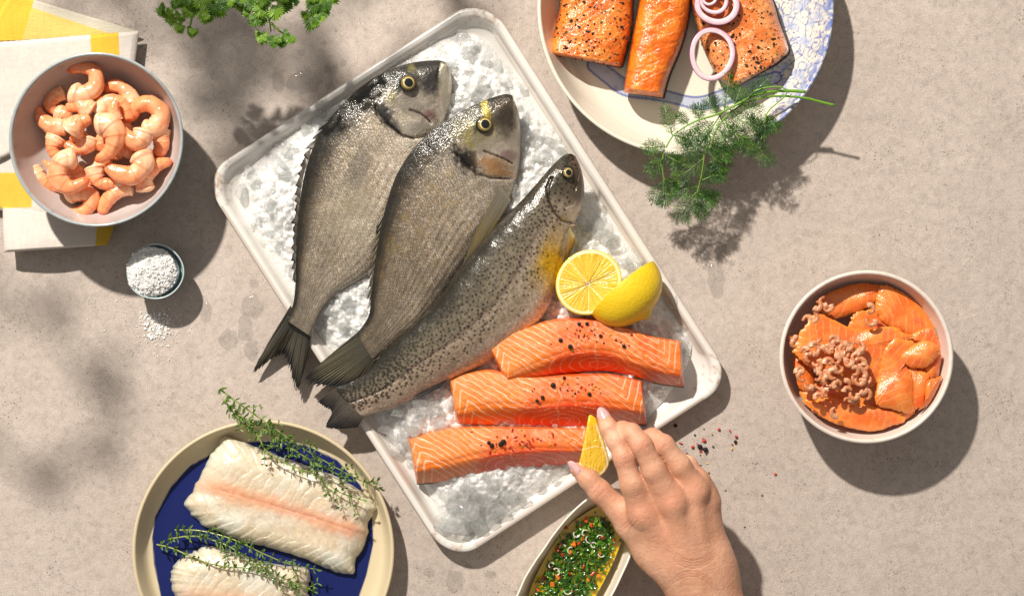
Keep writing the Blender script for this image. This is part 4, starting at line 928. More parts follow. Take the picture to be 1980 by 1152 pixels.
lemon_half('lemon_half', 'lemon half with its juicy cut face up, lying on the ice by the trout', PV(1138, 546, .050), (.0268, .0292), (-.12, -.05, 1), .030, 3, spin=.3)
lemon_half('lemon_half', 'lemon half tipped on its cut face showing smooth yellow peel, beside the salmon fillet', PV(1204, 557, .043), (.0350, .0265), (-.62, .72, -.22), .0300, 5, spin=0.0)

# ------------------------------------------------------------------ prawns
M_prawn = mat('cooked_prawn', rough=.27, attr=True, sss=.35, sssr=(.006, .003, .002), coat=.6, coatr=.12, bump=[('n', 330, .3, .0007), ('n', 90, .2, .0012)])
M_shrimp = mat('brown_shrimp', rough=.35, attr=True, sss=.2, sssr=(.003, .002, .001), coat=.4, coatr=.15, bump=[('n', 700, .6, .0006)])
def prawn_mesh(pts, z, r0, seed, n=76, m=30, cols=('f5c8a0', 'f09e6c', 'e0622c'), fat=1.0, dz=None):
    q = spl(pts, n); s = np.linspace(0, 1, n)
    rr = r0 * fat * (1.12 - .66 * s ** 1.1 + .08 * np.sin(s * 7 + seed)) * np.minimum(1, (s / .08)) ** .4 * np.minimum(1, (1 - s) / .10) ** .55
    seg = (s * 6.2 + .25) % 1; ridge = 1 + .05 * (seg ** 2) - .02 * np.exp(-((seg) / .10) ** 2)
    rr = rr * ridge + 1e-5
    zz = z + (np.sin(s * np.pi) * .0015 if dz is None else np.interp(s, [0, 1], dz))
    p = P(q[:, 0], q[:, 1], zz); V, F = tube(p, rr, m, flat=.92)
    r_ = RS(seed); nb = V[:n * m].reshape(n, m, 3); cenr = p[:, None]; d = nb - cenr
    th = np.arange(m)[None] / m * 2 * np.pi
    bump = 1 + .14 * (vn(s[:, None] * 8 + 0 * th, 3 * np.cos(th) + 0 * s[:, None] + 5, seed) - .5) + .02 * (vn(s[:, None] * 30 + 0 * th, 8 * np.sin(th), seed + 1) - .5)
    V[:n * m] = (cenr + d * bump[..., None]).reshape(-1, 3)
    S_ = s[:, None] + 0 * th; hh = S_
    k = mixc(ch(c(cols[0]), hh), ch(c(cols[1]), hh), sst(.05, .6, S_ + .35 * (vn(S_ * 7, np.cos(th) * 2 + 0 * S_, seed) - .5)))
    k = mixc(k, ch(c(cols[2]), hh), sst(.80, 1, S_) * .8)
    sg = (S_ * 6.2 + .25) % 1; k = mixc(k, ch(c(cols[2]), hh), (np.exp(-(sg / .13) ** 2) + np.exp(-((1 - sg) / .06) ** 2)) * .5 * vn(S_ * 12, np.cos(th) * 3 + 0 * S_, seed + 2))
    vein = sst(.62, .78, vn(S_ * 20, np.cos(th) * 4 + 0 * S_, seed + 7)); k = mixc(k, ch(c('e06a3a') if cols[1] == 'f09e6c' else c('7a4434'), hh), vein * .28)
    K = np.concatenate([k.reshape(-1, 3), k[0].mean(0)[None], k[-1].mean(0)[None]])
    return V, F, K
# spine points from the thick cut end to the tail; height; thickness
PR = [
 ([(135, 176), (160, 184), (184, 168), (183, 142), (160, 130), (128, 135)], .052, 13, 'large peeled prawn curled in a ring, topmost in the bowl near the far rim'),
 ([(258, 202), (246, 179), (223, 166), (197, 176)], .040, 12, 'peeled prawn arched behind the topmost one at the upper right of the pile'),
 ([(125, 178), (105, 188), (98, 204), (114, 222)], .040, 11, 'short pale prawn tucked left of the topmost ring prawn'),
 ([(130, 246), (100, 244), (80, 228), (72, 203)], .042, 12, 'long prawn with red tail pointing up at the left of the pile'),
 ([(178, 216), (154, 204), (128, 210)], .052, 13, 'pale thick prawn piece in the upper middle of the pile'),
 ([(137, 254), (152, 238), (176, 228)], .055, 15, 'fat pale prawn left of the pile centre'),
 ([(189, 222), (206, 201), (229, 198), (246, 216), (248, 238)], .046, 13, 'arched orange prawn right above the pile centre'),
 ([(222, 232), (220, 212), (224, 195)], .057, 10, 'straight finger of a prawn standing above the pile centre'),
 ([(276, 254), (303, 244), (311, 218), (288, 201), (262, 210), (256, 236)], .044, 14, 'ring shaped prawn at the right of the pile by the bowl wall'),
 ([(280, 250), (270, 272), (249, 267), (234, 246)], .056, 14, 'prawn with round pale end lying below the right ring prawn'),
 ([(184, 242), (210, 242), (224, 266), (212, 294), (184, 312)], .060, 15, 'big glossy prawn hooked around the middle, on top of the pile'),
 ([(174, 264), (166, 282), (144, 288), (126, 276)], .045, 11, 'small deep orange prawn curled in the shadow left of the middle one'),
 ([(110, 266), (102, 286), (112, 305)], .040, 13, 'pale rounded prawn at the left edge under the red tailed one'),
 ([(309, 256), (313, 281), (302, 302)], .038, 13, 'prawn piece against the right bowl wall'),
 ([(268, 294), (278, 318), (256, 340), (220, 330), (206, 316)], .054, 15, 'wide pale prawn curved below the centre to the right'),
 ([(150, 306), (120, 313), (113, 344), (136, 362), (174, 346)], .054, 14, 'prawn curled like a letter c at the lower left of the pile'),
 ([(60, 326), (76, 347), (101, 362), (118, 366)], .037, 12, 'prawn lying alone at the far left of the bowl'),
 ([(103, 326), (93, 318), (84, 312)], .040, 6, 'little red tail tip poking out at the left'),
 ([(182, 322), (192, 352), (224, 354)], .044, 12, 'orange prawn hidden below the wide pale one'),
 ([(126, 378), (150, 372), (178, 380), (166, 406), (128, 416)], .040, 13, 'bottom prawn with its tail curved towards the near bowl rim'),
 ([(256, 360), (230, 369), (206, 390), (195, 416)], .040, 12, 'straight long prawn at the bottom pointing down'),
 ([(283, 372), (280, 344), (302, 320), (334, 312)], .044, 12, 'prawn with pale round end reaching to the right rim'),
 ([(190, 330), (210, 300), (235, 306)], .040, 11, 'dark orange prawn deep in the middle gap'), ([(140, 330), (160, 345), (175, 330)], .036, 12, 'orange prawn under the c shaped one'), ([(240, 290), (262, 285), (280, 300)], .038, 12, 'orange prawn under the wide pale one at the right')]
PR += [([(168, 262), (156, 272), (140, 262)], .040, 12, 'orange prawn deep under the pile, just left of the middle hook'), ([(205, 262), (196, 276), (204, 290)], .042, 12, 'orange prawn deep under the pile inside the middle hook'),
 ([(228, 292), (246, 284), (260, 290)], .040, 12, 'orange prawn deep under the pile, right of the middle hook'), ([(112, 218), (128, 226), (120, 240)], .038, 12, 'orange prawn under the pile at the upper left'),
 ([(236, 246), (244, 232), (256, 226)], .038, 12, 'orange prawn inside the right ring prawn'), ([(148, 352), (166, 344), (180, 356)], .038, 12, 'orange prawn under the lower left prawn'), ([(232, 350), (214, 360), (196, 352)], .040, 12, 'orange prawn under the low middle of the pile'), ([(270, 330), (286, 322), (300, 300)], .034, 12, 'orange prawn at the lower right under the wide pale one')]
for i, (pts, z, rp, lab) in enumerate(PR):
    V, F, K = prawn_mesh(pts, z - .001, rp / S * 1.42, 900 + i)
    o = mk('peeled_prawn', V, F, M_prawn, col=K); tag(o, lab, 'prawn', 'peeled prawns in the grey bowl')

# ------------------------------------------------------------------ salt
M_salt = mat('coarse_salt', base=(.86, .85, .83), rough=.35, sss=.3, sssr=(.003, .003, .003), var=(300, .12))
def crystals(name, pts3, sizes, seed, mt):
    r = RS(seed); cube = np.array([[x, y, z] for x in (-1, 1) for y in (-1, 1) for z in (-1, 1)], float)
    Q = np.array([[0, 1, 3, 2], [4, 6, 7, 5], [0, 4, 5, 1], [2, 3, 7, 6], [0, 2, 6, 4], [1, 5, 7, 3]]); a = Acc()
    for p, s_ in zip(pts3, sizes): a.add((cube * s_ * (np.array([1, .8, .6]) * (.7 + .6 * r.rand(3)))) @ rotm(r).T + p, Q)
    return a.build(name, mt, smooth=False, col=False)
r = RS(9); pts = []; sz = []
cs = P(300, 525, .022); Rb = 46 / S
V, F, K, st = blob([(300 + 47 * math.cos(a), 525 + 47 * math.sin(a)) for a in np.linspace(0, 6.283, 24, endpoint=False)], 20, 60, lambda r_, px, py: .016 + .020 * (1 - r_ ** 2) + .003 * (fbm(px / 12, py / 12, 4) - .5) * (1 - r_), lambda r_, px, py: .010 + 0 * r_)
root = thing('salt_heap', 'heap of coarse white salt flakes filling the tiny blue bowl', 'salt', (cs[0], cs[1], .008))
mk('salt_core', V, F, M_salt, root)
for _ in range(4200):
    a = r.rand() * 6.283; q = math.sqrt(r.rand()) * 1.0; x, y = cs[0] + Rb * q * math.cos(a) - .0018, cs[1] + Rb * q * math.sin(a) - .0002
    pts.append((x, y, .0285 + .008 * (1 - q ** 2) + .002 * r.rand() * (q < 1) + .004 * (fbm(np.array(x * 160), np.array(y * 160), 3) - .5) - .001)); sz.append(r.uniform(.0003, .0009) if r.rand() < .85 else r.uniform(.0009, .0016))
o = crystals('salt_flakes', pts, sz, 3, M_salt); o.parent = root; o.location = o.location - root.location; o['kind'] = 'stuff'
pts, sz = [], []
for _ in range(420):
    if r.rand() < .6: x, y = r.normal(300, 16), r.normal(632, 16)
    else: x, y = 300 + r.normal(0, 38), 630 + r.normal(0, 34)
    if math.hypot(x - 300, y - 525) < 60: continue
    s_ = r.uniform(.0002, .0009) * (1.2 if abs(x - 305) < 25 and abs(y - 630) < 25 else .7); pts.append(P(x, y, s_ * .6)); sz.append(s_)
o = crystals('spilled_salt', pts, sz, 4, M_salt); tag(o, 'loose salt grains spilled on the stone below the tiny blue bowl', 'salt', kind='stuff')
# ------------------------------------------------------------------ hot-smoked pieces on the patterned plate
M_smoked = mat('smoked_salmon', rough=.24, attr=True, sss=.25, sssr=(.006, .002, .001), coat=.7, coatr=.1, bump=[('n', 12, .45, .0022, 'st'), ('n', 60, .35, .0009, 'st')])
M_pep = mat('cracked_pepper', rough=.6, attr=True, bump=[('n', 900, .5, .0008)])
def hull_piece(r, s_, flat=.7):
    V, F = PRO[r.randint(10)]; return (V * s_ * np.array([1, .85, flat])) @ rotm(r).T, F
def smoked(label, A, B, z0, th, seed, angle, pepper=0, col=('e07020', 'ea8a34'), rnd=.5, parts=None):
    ca, sa = math.cos(angle), math.sin(angle)
    def fl(px, py): u = px * ca + py * sa + 14 * (fbm(px / 36, py / 36, seed) - .5); return u / 22
    def zt(s, t, px, py):
        e = (1 - np.abs(t) ** 4) ** rnd * np.minimum(1, s / .05) ** .5 * np.minimum(1, (1 - s) / .05) ** .5
        f = fl(px, py) % 1
        return z0 + th * (.25 + .75 * e) * np.where(np.abs(t) > .999, .2, 1) + .0030 * (fbm(px / 34, py / 34, seed + 1) - .5) - .0003 * f ** 4 + .0007 * (fbm(px / 5, py / 5, seed + 2) - .5)
    def cf(s, t, px, py, z, top):
        k = mixc(ch(c(col[0]), s), ch(c(col[1]), s), sst(.35, .65, fbm(px / 22, py / 22, seed + 3)))
        k = mixc(k, ch(c('f2b070'), s), lines(fl(px, py), .07) * .16 * sst(.3, .6, fbm(px / 18, py / 18, seed + 4)))
        k = mixc(k, ch(c('b8430e'), s), sst(.5, .85, fbm(px / 14, py / 14, seed + 5)) * .5)
        k = mixc(k, ch(c('7a2f10'), s), sst(.90, 1, np.abs(t)) * .6 + sst(.97, 1., s) * .3)
        return k * (1 + .2 * (vn(px / 2.5, py / 2.5, seed) - .5))[..., None]
    n = 200; V, F, K, st = slab(A, B, n, 110, zt, lambda s, t, px, py: z0 + 0 * s, cf, edge=.9)
    root = thing('smoked_salmon_piece', label, 'fish fillet', PV(np.mean([p[0] for p in A]), np.mean([p[1] for p in A]), z0))
    mk('flesh', V, F, M_smoked, root, col=K, st=st)
    V, F, K, st = slab([(x + 1, y) for x, y in A], [(x + 3, y + 2) for x, y in B], 60, 14, lambda s, t, px, py: z0 + .0052 + 0 * s, lambda s, t, px, py: z0 - .0006 + 0 * s, lambda s, t, px, py, z, top: mixc(ch(c('4a4030'), s), ch(c('1a1612'), s), fbm(px / 6, py / 6, seed)))
    mk('skin', V, F, M_skin, root, col=K)
    if pepper:
        r = RS(seed); a = Acc(); Aq, Bq = spl(A, 100), spl(B, 100)
        for _ in range(pepper):
            s_, w = r.rand(), r.beta(.9, .9); i = int(s_ * 99); q = Aq[i] * (1 - w) + Bq[i] * w; t = 2 * w - 1
            z = zt(np.full((1, 1), s_), np.full((1, 1), t), np.full((1, 1), q[0]), np.full((1, 1), q[1]))[0, 0]
            V, F = hull_piece(r, r.choice([.0007, .0012, .0018, .0025], p=[.45, .3, .18, .07])); k = c(['16120e', '2a2018', '8f7040', 'a98c58', '3a1a10'][r.choice(5, p=[.42, .2, .16, .12, .1])])
            a.add(V + P(q[0], q[1], z), F, k)
        a.build('pepper_crust', M_pep, root, smooth=False)['kind'] = 'stuff'
smoked('pepper crusted smoked salmon piece at the left of the patterned plate', [(1083, -60), (1084, 0), (1076, 40), (1068, 70), (1059, 96), (1064, 106)], [(1230, -60), (1224, 0), (1220, 60), (1212, 95), (1203, 126), (1196, 130)], .016, .022, 120, .9, 520)
smoked('smooth orange smoked salmon piece without pepper, middle of the patterned plate', [(1240, -60), (1236, 0), (1226, 55), (1216, 110), (1206, 172), (1210, 180)], [(1336, -60), (1334, 0), (1328, 50), (1314, 98), (1294, 146), (1282, 190)], .016, .026, 131, 1.2, 0, ('e26a10', 'ee8420'))
smoked('pepper crusted smoked salmon piece under the onion rings, right of the patterned plate', [(1330, -50), (1338, 10), (1358, 90), (1384, 144), (1410, 168), (1418, 172)], [(1470, -50), (1494, 0), (1508, 45), (1522, 82), (1524, 102), (1500, 124)], .016, .022, 142, -.5, 520, ('de7a34', 'e8985a'))
# onion rings
M_onion = mat('red_onion', rough=.3, attr=True, sss=.3, sssr=(.004, .003, .004), coat=.3, coatr=.15, bump=[('n', 150, .2, .001)])
def onion(label, cx, cy, rx, ry, z, wd, seed, rot=0., tilt=(0, 0)):
    wd = wd * .85
    sd_ = int(seed * 10)
    m, n = 180, 22; th = np.linspace(0, 2 * np.pi, m, endpoint=False)
    w = 1 + .03 * np.sin(2 * th + seed) + .02 * np.sin(3 * th + seed * 2); a = np.linspace(0, 2 * np.pi, n, endpoint=False)
    V = []; K = []
    for t, ww in zip(th, w):
        R = np.sign(np.cos(a)) * np.abs(np.cos(a)) ** .6 * wd / 2; Z = np.sign(np.sin(a)) * np.abs(np.sin(a)) ** .6 * .0022
        x = (rx * ww + R) * math.cos(t); y = (ry * ww + R) * math.sin(t); X = x * math.cos(rot) - y * math.sin(rot); Y = x * math.sin(rot) + y * math.cos(rot)
        V.append(P(cx + X, cy + Y, z + Z + tilt[0] * X / 100 + tilt[1] * Y / 100)); e = (R / (wd / 2) + 1) / 2
        k = mixc(ch(c('e3cfd2'), e), ch(c('d9b6c4'), e), sst(.35, .75, e)); k = mixc(k, ch(c('8a3f6e'), e), sst(.84, .97, e)); k = mixc(k, ch(c('d4a8b8'), e), sst(.16, .02, e) * .7)
        K.append(k * (.92 + .16 * vn(t * 9 + 0 * e, e * 3, sd_))[:, None])
    o = mk('onion_ring', np.array(V).reshape(-1, 3), rings(m, n, True, True), M_onion, col=np.array(K).reshape(-1, 3)); tag(o, label, 'onion ring', 'red onion rings on the smoked salmon')
onion('large red onion ring leaning off the pepper crusted piece, lowest of the onion rings', 1377, 105, 38, 48, .0435, 13, 1.2, .12, (-.004, .002))
onion('broad outer red onion ring at the picture top', 1387, 12, 37, 32, .0440, 15, 2.2, .1)
onion('smaller red onion ring nested inside the broad one at the picture top', 1381, 2, 24, 23, .0470, 10, 3.1, .5)
onion('little innermost red onion curl cut by the picture top', 1372, -4, 13, 13, .0500, 7, 4.0, .2)

# ------------------------------------------------------------------ smoked slices and brown shrimps in the right bowl
M_slice = mat('smoked_slices', rough=.28, attr=True, sss=.15, sssr=(.004, .0015, .0005), coat=.6, coatr=.12, bump=[('n', 9, .3, .002, 'st'), ('n', 60, .3, .0008, 'st')])
def Z4(l): return [(1480 + x / 2.505, 500 + y / 2.505) for x, y in l]
SL = [
 (Z4([(300, 190), (330, 120), (450, 85), (590, 90), (572, 120), (550, 150), (548, 185), (525, 205), (430, 250), (330, 275), (300, 240)]), .036, 1, .3, 'smoked salmon slice under the far rim at the upper left of the bowl'),
 (Z4([(585, 92), (700, 105), (780, 175), (835, 290), (832, 330), (760, 345), (690, 375), (600, 325), (540, 250), (552, 160)]), .040, 2, -.3, 'large folded smoked salmon slice at the upper right of the bowl'),
 (Z4([(95, 470), (180, 450), (230, 520), (230, 640), (150, 640), (110, 590)]), .034, 3, .2, 'dark smoked salmon slice at the left bowl wall beneath the brown shrimps'),
 (Z4([(240, 640), (420, 600), (560, 560), (700, 640), (800, 700), (760, 760), (560, 760), (330, 760)]), .034, 21, .3, 'smoked salmon slice low in the middle under the others'),
 (Z4([(460, 320), (640, 300), (760, 400), (760, 560), (600, 640), (470, 560)]), .038, 22, .9, 'smoked salmon slice hidden in the middle of the bowl'),
 (Z4([(690, 385), (800, 335), (862, 390), (872, 470), (840, 480), (800, 430), (750, 410)]), .043, 4, .6, 'narrow curled smoked salmon slice at the right wall'),
 (Z4([(780, 520), (850, 465), (892, 540), (872, 580), (800, 590)]), .046, 5, .1, 'thin smoked salmon flap by the right wall of the bowl'),
 (Z4([(200, 705), (240, 690), (330, 672), (430, 700), (560, 722), (650, 745), (672, 800), (660, 842), (640, 862), (560, 852), (480, 840), (330, 800), (250, 765)]), .046, 6, .1, 'long smoked salmon slice along the near side of the bowl'),
 (Z4([(600, 700), (700, 720), (755, 780), (750, 800), (710, 830), (675, 838), (640, 780)]), .043, 7, .8, 'small yellowish slice tip at the near right of the bowl'),
 (Z4([(150, 425), (185, 350), (232, 290), (268, 270), (330, 300), (450, 345), (600, 332), (650, 355), (698, 378), (640, 400), (590, 440), (560, 520), (535, 600), (420, 600), (300, 560), (170, 480)]), .049, 8, .2, 'wide smoked salmon slice across the left of the bowl, beneath the shrimp heap'),
 (Z4([(595, 420), (640, 390), (700, 402), (728, 430), (650, 465), (680, 520), (705, 560), (712, 640), (715, 735), (620, 720), (540, 690), (545, 600), (560, 500)]), .052, 9, 1.0, 'upright smoked salmon slice in the middle right with pale stripes'),
 (Z4([(690, 535), (745, 540), (790, 560), (792, 610), (775, 660), (772, 722), (712, 725), (700, 640)]), .050, 10, .9, 'smoked salmon slice standing beside the striped upright one'),
 (Z4([(780, 600), (830, 575), (885, 575), (878, 640), (860, 712), (815, 735), (740, 735), (770, 690)]), .053, 11, .5, 'curled smoked salmon slice resting on the right rim'),
 (Z4([(655, 470), (700, 430), (770, 395), (840, 430), (832, 470), (790, 520), (740, 530), (690, 520)]), .055, 12, .3, 'small bright smoked salmon slice on top at the right')]
def slice_(poly, z0, seed, ang, label):
    r0 = RS(seed); b = spl(poly, 360, closed=True); cen = b.mean(0)
    jag = 1 + .05 * (vn(np.arange(360) / 3.5, np.zeros(360), seed) - .5) + .03 * (vn(np.arange(360) / 11., np.zeros(360), seed + 1) - .5); b = cen + (b - cen) * jag[:, None]
    ca, sa = math.cos(ang), math.sin(ang); f1 = r0.uniform(18, 30); ph = r0.rand() * 6
    def wav(px, py): u = px * ca + py * sa; v = -px * sa + py * ca; return .0020 * np.sin(u / f1 + ph + 1.2 * np.sin(v / 40)) + .0030 * (fbm(px / 60, py / 60, seed) - .5)
    def zt(r, px, py): return z0 + wav(px, py) + .0012 * (1 - r ** 20) ** .5 - .0025 * r ** 3 + .0016 * (1 - r)
    def cf(r, px, py, z, top):
        u = px * ca + py * sa + 10 * (fbm(px / 30, py / 30, seed + 2) - .5) + .25 * abs(-px * sa + py * ca - cen[1] * ca + cen[0] * sa)
        k = mixc(ch(c('e8702a'), r), ch(c('ee8a3c'), r), sst(.35, .65, fbm(px / 26, py / 26, seed + 3)))
        k = mixc(k, ch(c('e4643c'), r), sst(.55, .8, fbm(px / 20, py / 20, seed + 4)) * .6)
        k = mixc(k, ch(c('f6b07c'), r), lines(u / (11 + seed % 5), .11) * .5 * sst(.3, .6, fbm(px / 22, py / 22, seed + 5)))
        return mixc(k, ch(c('ee9838'), r), sst(.8, 1, r) * .5) * (1 + .12 * (vn(px / 2.5, py / 2.5, seed) - .5))[..., None]
    V, F, K, st = blob(b, 46, 360, zt, lambda r, px, py: z0 + wav(px, py) - .0025 * r ** 3 - .0004 + .0016 * (1 - r), cf, smooth=False)
    o = mk('smoked_salmon_slice', V, F, M_slice, col=K, st=st); tag(o, label, 'salmon slice', 'smoked salmon slices in the cream bowl')
for poly, z0, sd, an, lab in SL:
    q = np.array(poly); cq = q.mean(0); g_ = 1.22 if sd == 1 else 1.0 if sd in (10, 11, 12, 7, 3) else 1.05
    if sd in (21, 22): g_ = 1.25
    q = cq + (q - cq) * g_; d_ = q - [1676, 690]; l_ = np.hypot(d_[:, 0], d_[:, 1])[:, None]; q = [1676, 690] + d_ * np.minimum(1, (150 if sd in (11, 12) else 143) / l_)
    slice_([tuple(p) for p in q], z0 - .001, sd, an, lab)
TS = [(250, 225, 0), (300, 235, 0), (285, 205, 0), (200, 300, 0), (230, 280, 0), (130, 370, 0), (145, 410, 0), (120, 395, 0), (505, 245, 1), (510, 300, 1),
      (270, 410, 2), (330, 395, 2), (350, 420, 2), (410, 400, 2), (395, 440, 2), (190, 450, 2), (240, 440, 2), (485, 430, 2), (500, 455, 2), (245, 500, 2), (215, 480, 2), (300, 440, 2), (340, 490, 3), (355, 530, 3), (440, 480, 2), (455, 505, 2),
      (430, 545, 3), (400, 500, 3), (180, 570, 2), (170, 545, 2), (250, 570, 3), (210, 610, 2), (300, 590, 3), (350, 610, 3), (390, 610, 2), (490, 580, 2), (300, 650, 2), (220, 660, 2), (260, 670, 2), (195, 690, 2), (485, 660, 1), (430, 670, 1), (340, 740, 1), (400, 690, 1), (310, 520, 2), (275, 540, 2), (330, 560, 3), (460, 560, 2)]
r = RS(44); TS += [(r.uniform(190, 490), r.uniform(400, 660), 2) for _ in range(26)]; TS = [q for q in TS if q[2] != 2 or ((q[0] - 335) / 175) ** 2 + ((q[1] - 530) / 160) ** 2 < 1.05]
where = {0: 'dark brown shrimp in the shade against the left wall of the cream bowl', 1: 'single brown shrimp curled alone on a smoked salmon slice', 2: 'little brown shrimp in the heap on the smoked salmon slice', 3: 'little brown shrimp on top of the heap on the smoked salmon slice'}
own = {(505, 245): 'curved brown shrimp alone at the far slice fold, upper one of the lone pair', (510, 300): 'brown shrimp bent like a hook on the far slice, lower one of the lone pair', (485, 660): 'upright hooked brown shrimp just right below the heap', (430, 670): 'brown shrimp lying flat between the heap and the near slice', (340, 740): 'brown shrimp sprawled on the near slice, nearest to the bowl rim', (400, 690): 'pale brown shrimp right under the heap edge on the near slice'}
for i, (x, y, lv) in enumerate(TS):
    px, py = 1480 + x / 2.505, 500 + y / 2.505; a0 = r.rand() * 6.28; R = r.uniform(7.8, 10.4); sw = r.uniform(3.2, 4.7) * r.choice([-1, 1]); a0 = [0, math.pi / 2, math.pi, -math.pi / 2][i % 4] - sw / 2 + r.uniform(-.4, .4)
    pts = [(px + R * math.cos(a0 + sw * k / 5) * (1 - .25 * k / 5), py + R * math.sin(a0 + sw * k / 5) * (1 - .25 * k / 5)) for k in range(6)]
    V, F, K = prawn_mesh(pts, {0: .047, 1: .056, 2: .059, 3: .064}[lv] + r.uniform(-.0015, .0015), r.uniform(4.8, 5.8) / S, 300 + i, 40, 16, ('e0a882', 'cc8458', '985030'), dz=(r.uniform(-.001, .002), r.uniform(-.001, .002)))
    o = mk('brown_shrimp', V, F, M_shrimp, col=K); tag(o, own.get((x, y)) or (('dark shrimp at the left wall, ' + ('upper ' if y < 260 else 'middle ' if y < 350 else 'lower ') + 'group, ' + ('right one' if x in (300, 230, 145) else 'left one' if x in (250, 200, 120) else 'between two others')) if lv == 0 else ('brown shrimp ' if lv == 2 else 'topmost shrimp ') + sector(x - 335, y - 530, 175, 160) + ' of the heap, ' + ('opening ' + ['left', 'up', 'right', 'down'][i % 4])), 'shrimp', 'brown shrimps ' + ('at the left wall' if lv == 0 else 'on the near slices' if lv == 1 else 'in the heap' if lv == 2 else 'on top of the heap'))
# ------------------------------------------------------------------ herbs
M_leaf = mat('herb_leaf', rough=.42, attr=True, spec=.4, sss=.25, sssr=(.002, .004, .001), coat=.15, coatr=.3, bump=[('n', 500, .4, .0006)])
M_stem = mat('herb_stem', rough=.4, attr=True, sss=.2, sssr=(.003, .004, .001), coat=.2)
G = lambda h: c(h)
def needle(a, p, d, L, rad, col):
    """thin three-sided tapering needle"""
    d = d / (np.linalg.norm(d) + 1e-9); s = np.cross(d, [0, 0, 1.0]); s /= np.linalg.norm(s) + 1e-9; u = np.cross(s, d)
    q = [s * rad, (-.5 * s + .87 * u) * rad, (-.5 * s - .87 * u) * rad]; m = p + d * L * .6
    V = [p + q[0] * .7, p + q[1] * .7, p + q[2] * .7, m + q[0], m + q[1], m + q[2], p + d * L]
    a.add(V, [np.array([[0, 1, 4, 3], [1, 2, 5, 4], [2, 0, 3, 5]]), np.array([[3, 4, 6], [4, 5, 6], [5, 3, 6]])], col)
def frond(a, st_, p0, p1, w, r, z0, z1, pairs=7, bend=0., cols=('27501a', '4f7a2c', '1b3c12')):
    """feathery dill frond between plan points"""
    p0, p1 = np.array(p0, float), np.array(p1, float); ax = p1 - p0; L = np.hypot(*ax); ax /= L; nx_ = np.array([-ax[1], ax[0]])
    us = np.linspace(0, 1, 14); sp = [p0 + ax * L * u + nx_ * bend * math.sin(math.pi * u) for u in us]; zs = [z0 + (z1 - z0) * u + .002 * math.sin(5 * u + p0[0]) for u in us]
    sp3 = P([q[0] for q in sp], [q[1] for q in sp], np.array(zs)); V, F = tube(sp3, np.linspace(.00055, .0003, 14), 6); st_.add(V, F, c('5c8432'))
    for i in range(pairs * 2):
        u = (.08 + .9 * (i // 2) / pairs); b = np.array([np.interp(u, us, sp3[:, k]) for k in range(3)]); side = 1 if i % 2 else -1
        prof = math.sin(math.pi * min(1, u * .85 + .12)) ** .7; ln = w / S * prof * r.uniform(.7, 1.15)
        an = side * math.radians(r.uniform(38, 62)); fx = ax[0] * math.cos(an) - ax[1] * math.sin(an); fy = ax[0] * math.sin(an) + ax[1] * math.cos(an)
        d = np.array([fx, -fy, r.uniform(-.25, .45)]); d /= np.linalg.norm(d); cc = c(cols[r.choice(3, p=[.5, .2, .3])])
        needle(a, b, d, ln, .00034, cc)
        k2 = max(3, int(ln * S / 3.6))
        for j in range(k2 * 2):
            v = (j // 2 + .6) / k2; pb = b + d * ln * v; sd = 1 if j % 2 else -1; an2 = sd * math.radians(r.uniform(30, 55))
            e = np.array([d[0] * math.cos(an2) - d[1] * math.sin(an2), d[0] * math.sin(an2) + d[1] * math.cos(an2), d[2] + r.uniform(-.5, .5)])
            needle(a, pb, e, ln * r.uniform(.28, .5) * (1.15 - .5 * v) + .0016, .00029, cc * r.uniform(.75, 1.25))
    d = np.r_[ax[0], -ax[1], 0]
    for j in range(5): needle(a, sp3[-1], d + r.normal(0, .35, 3), .004, .00022, c(cols[0]))
r = RS(17)
def dill(label, stems, fronds):
    root = thing('dill_sprig', label, 'herb', PV(stems[0][0][0][0], stems[0][0][0][1], .045), 'dill sprigs hanging over the patterned plate'); a, s = Acc(), Acc()
    for pts, zz, rd in stems:
        q = spl(pts, 40); V, F = tube(P(q[:, 0], q[:, 1], lerp1(zz, 40)), np.linspace(rd[0], rd[1], 40), 9); s.add(V, F, c('6b9a2c'))
    for f in fronds: frond(a, s, f[0], f[1], f[2], r, f[3], f[4], bend=f[5] if len(f) > 5 else 0)
    s.build('stem', M_stem, root); a.build('fronds', M_leaf, root, smooth=False)
# lower stem
dill('dill sprig with the longest bright stem pointing right past the plate rim', [([(1613, 204), (1585, 197), (1557, 190), (1510, 186), (1470, 190), (1430, 206), (1398, 232), (1380, 262), (1372, 290)], [.052, .053, .055, .055, .052, .052], (.0011, .0007)),
  ([(1365, 262), (1362, 292), (1358, 330), (1348, 372), (1336, 400)], [.052, .052, .048, .045], (.0007, .0004)), ([(1400, 230), (1420, 255), (1455, 275), (1475, 295)], [.052, .05, .046], (.0006, .0004))],
 [((1372, 262), (1326, 300), 26, .053, .050), ((1366, 285), (1412, 300), 26, .052, .048), ((1362, 305), (1304, 352), 26, .052, .046), ((1360, 318), (1403, 345), 22, .050, .046), ((1350, 360), (1296, 372), 22, .047, .042), ((1350, 352), (1400, 330), 20, .048, .045),
  ((1346, 372), (1310, 428), 26, .046, .038), ((1348, 362), (1374, 402), 22, .046, .042), ((1340, 385), (1362, 422), 20, .045, .040), ((1352, 375), (1390, 385), 20, .045, .041),
  ((1455, 275), (1494, 318), 20, .049, .042), ((1430, 262), (1450, 300), 20, .050, .046), ((1410, 242), (1440, 275), 26, .052, .049), ((1390, 250), (1420, 300), 22, .052, .048), ((1376, 300), (1402, 330), 22, .050, .046), ((1440, 225), (1488, 260), 22, .053, .048), ((1446, 240), (1500, 240), 20, .053, .050)])
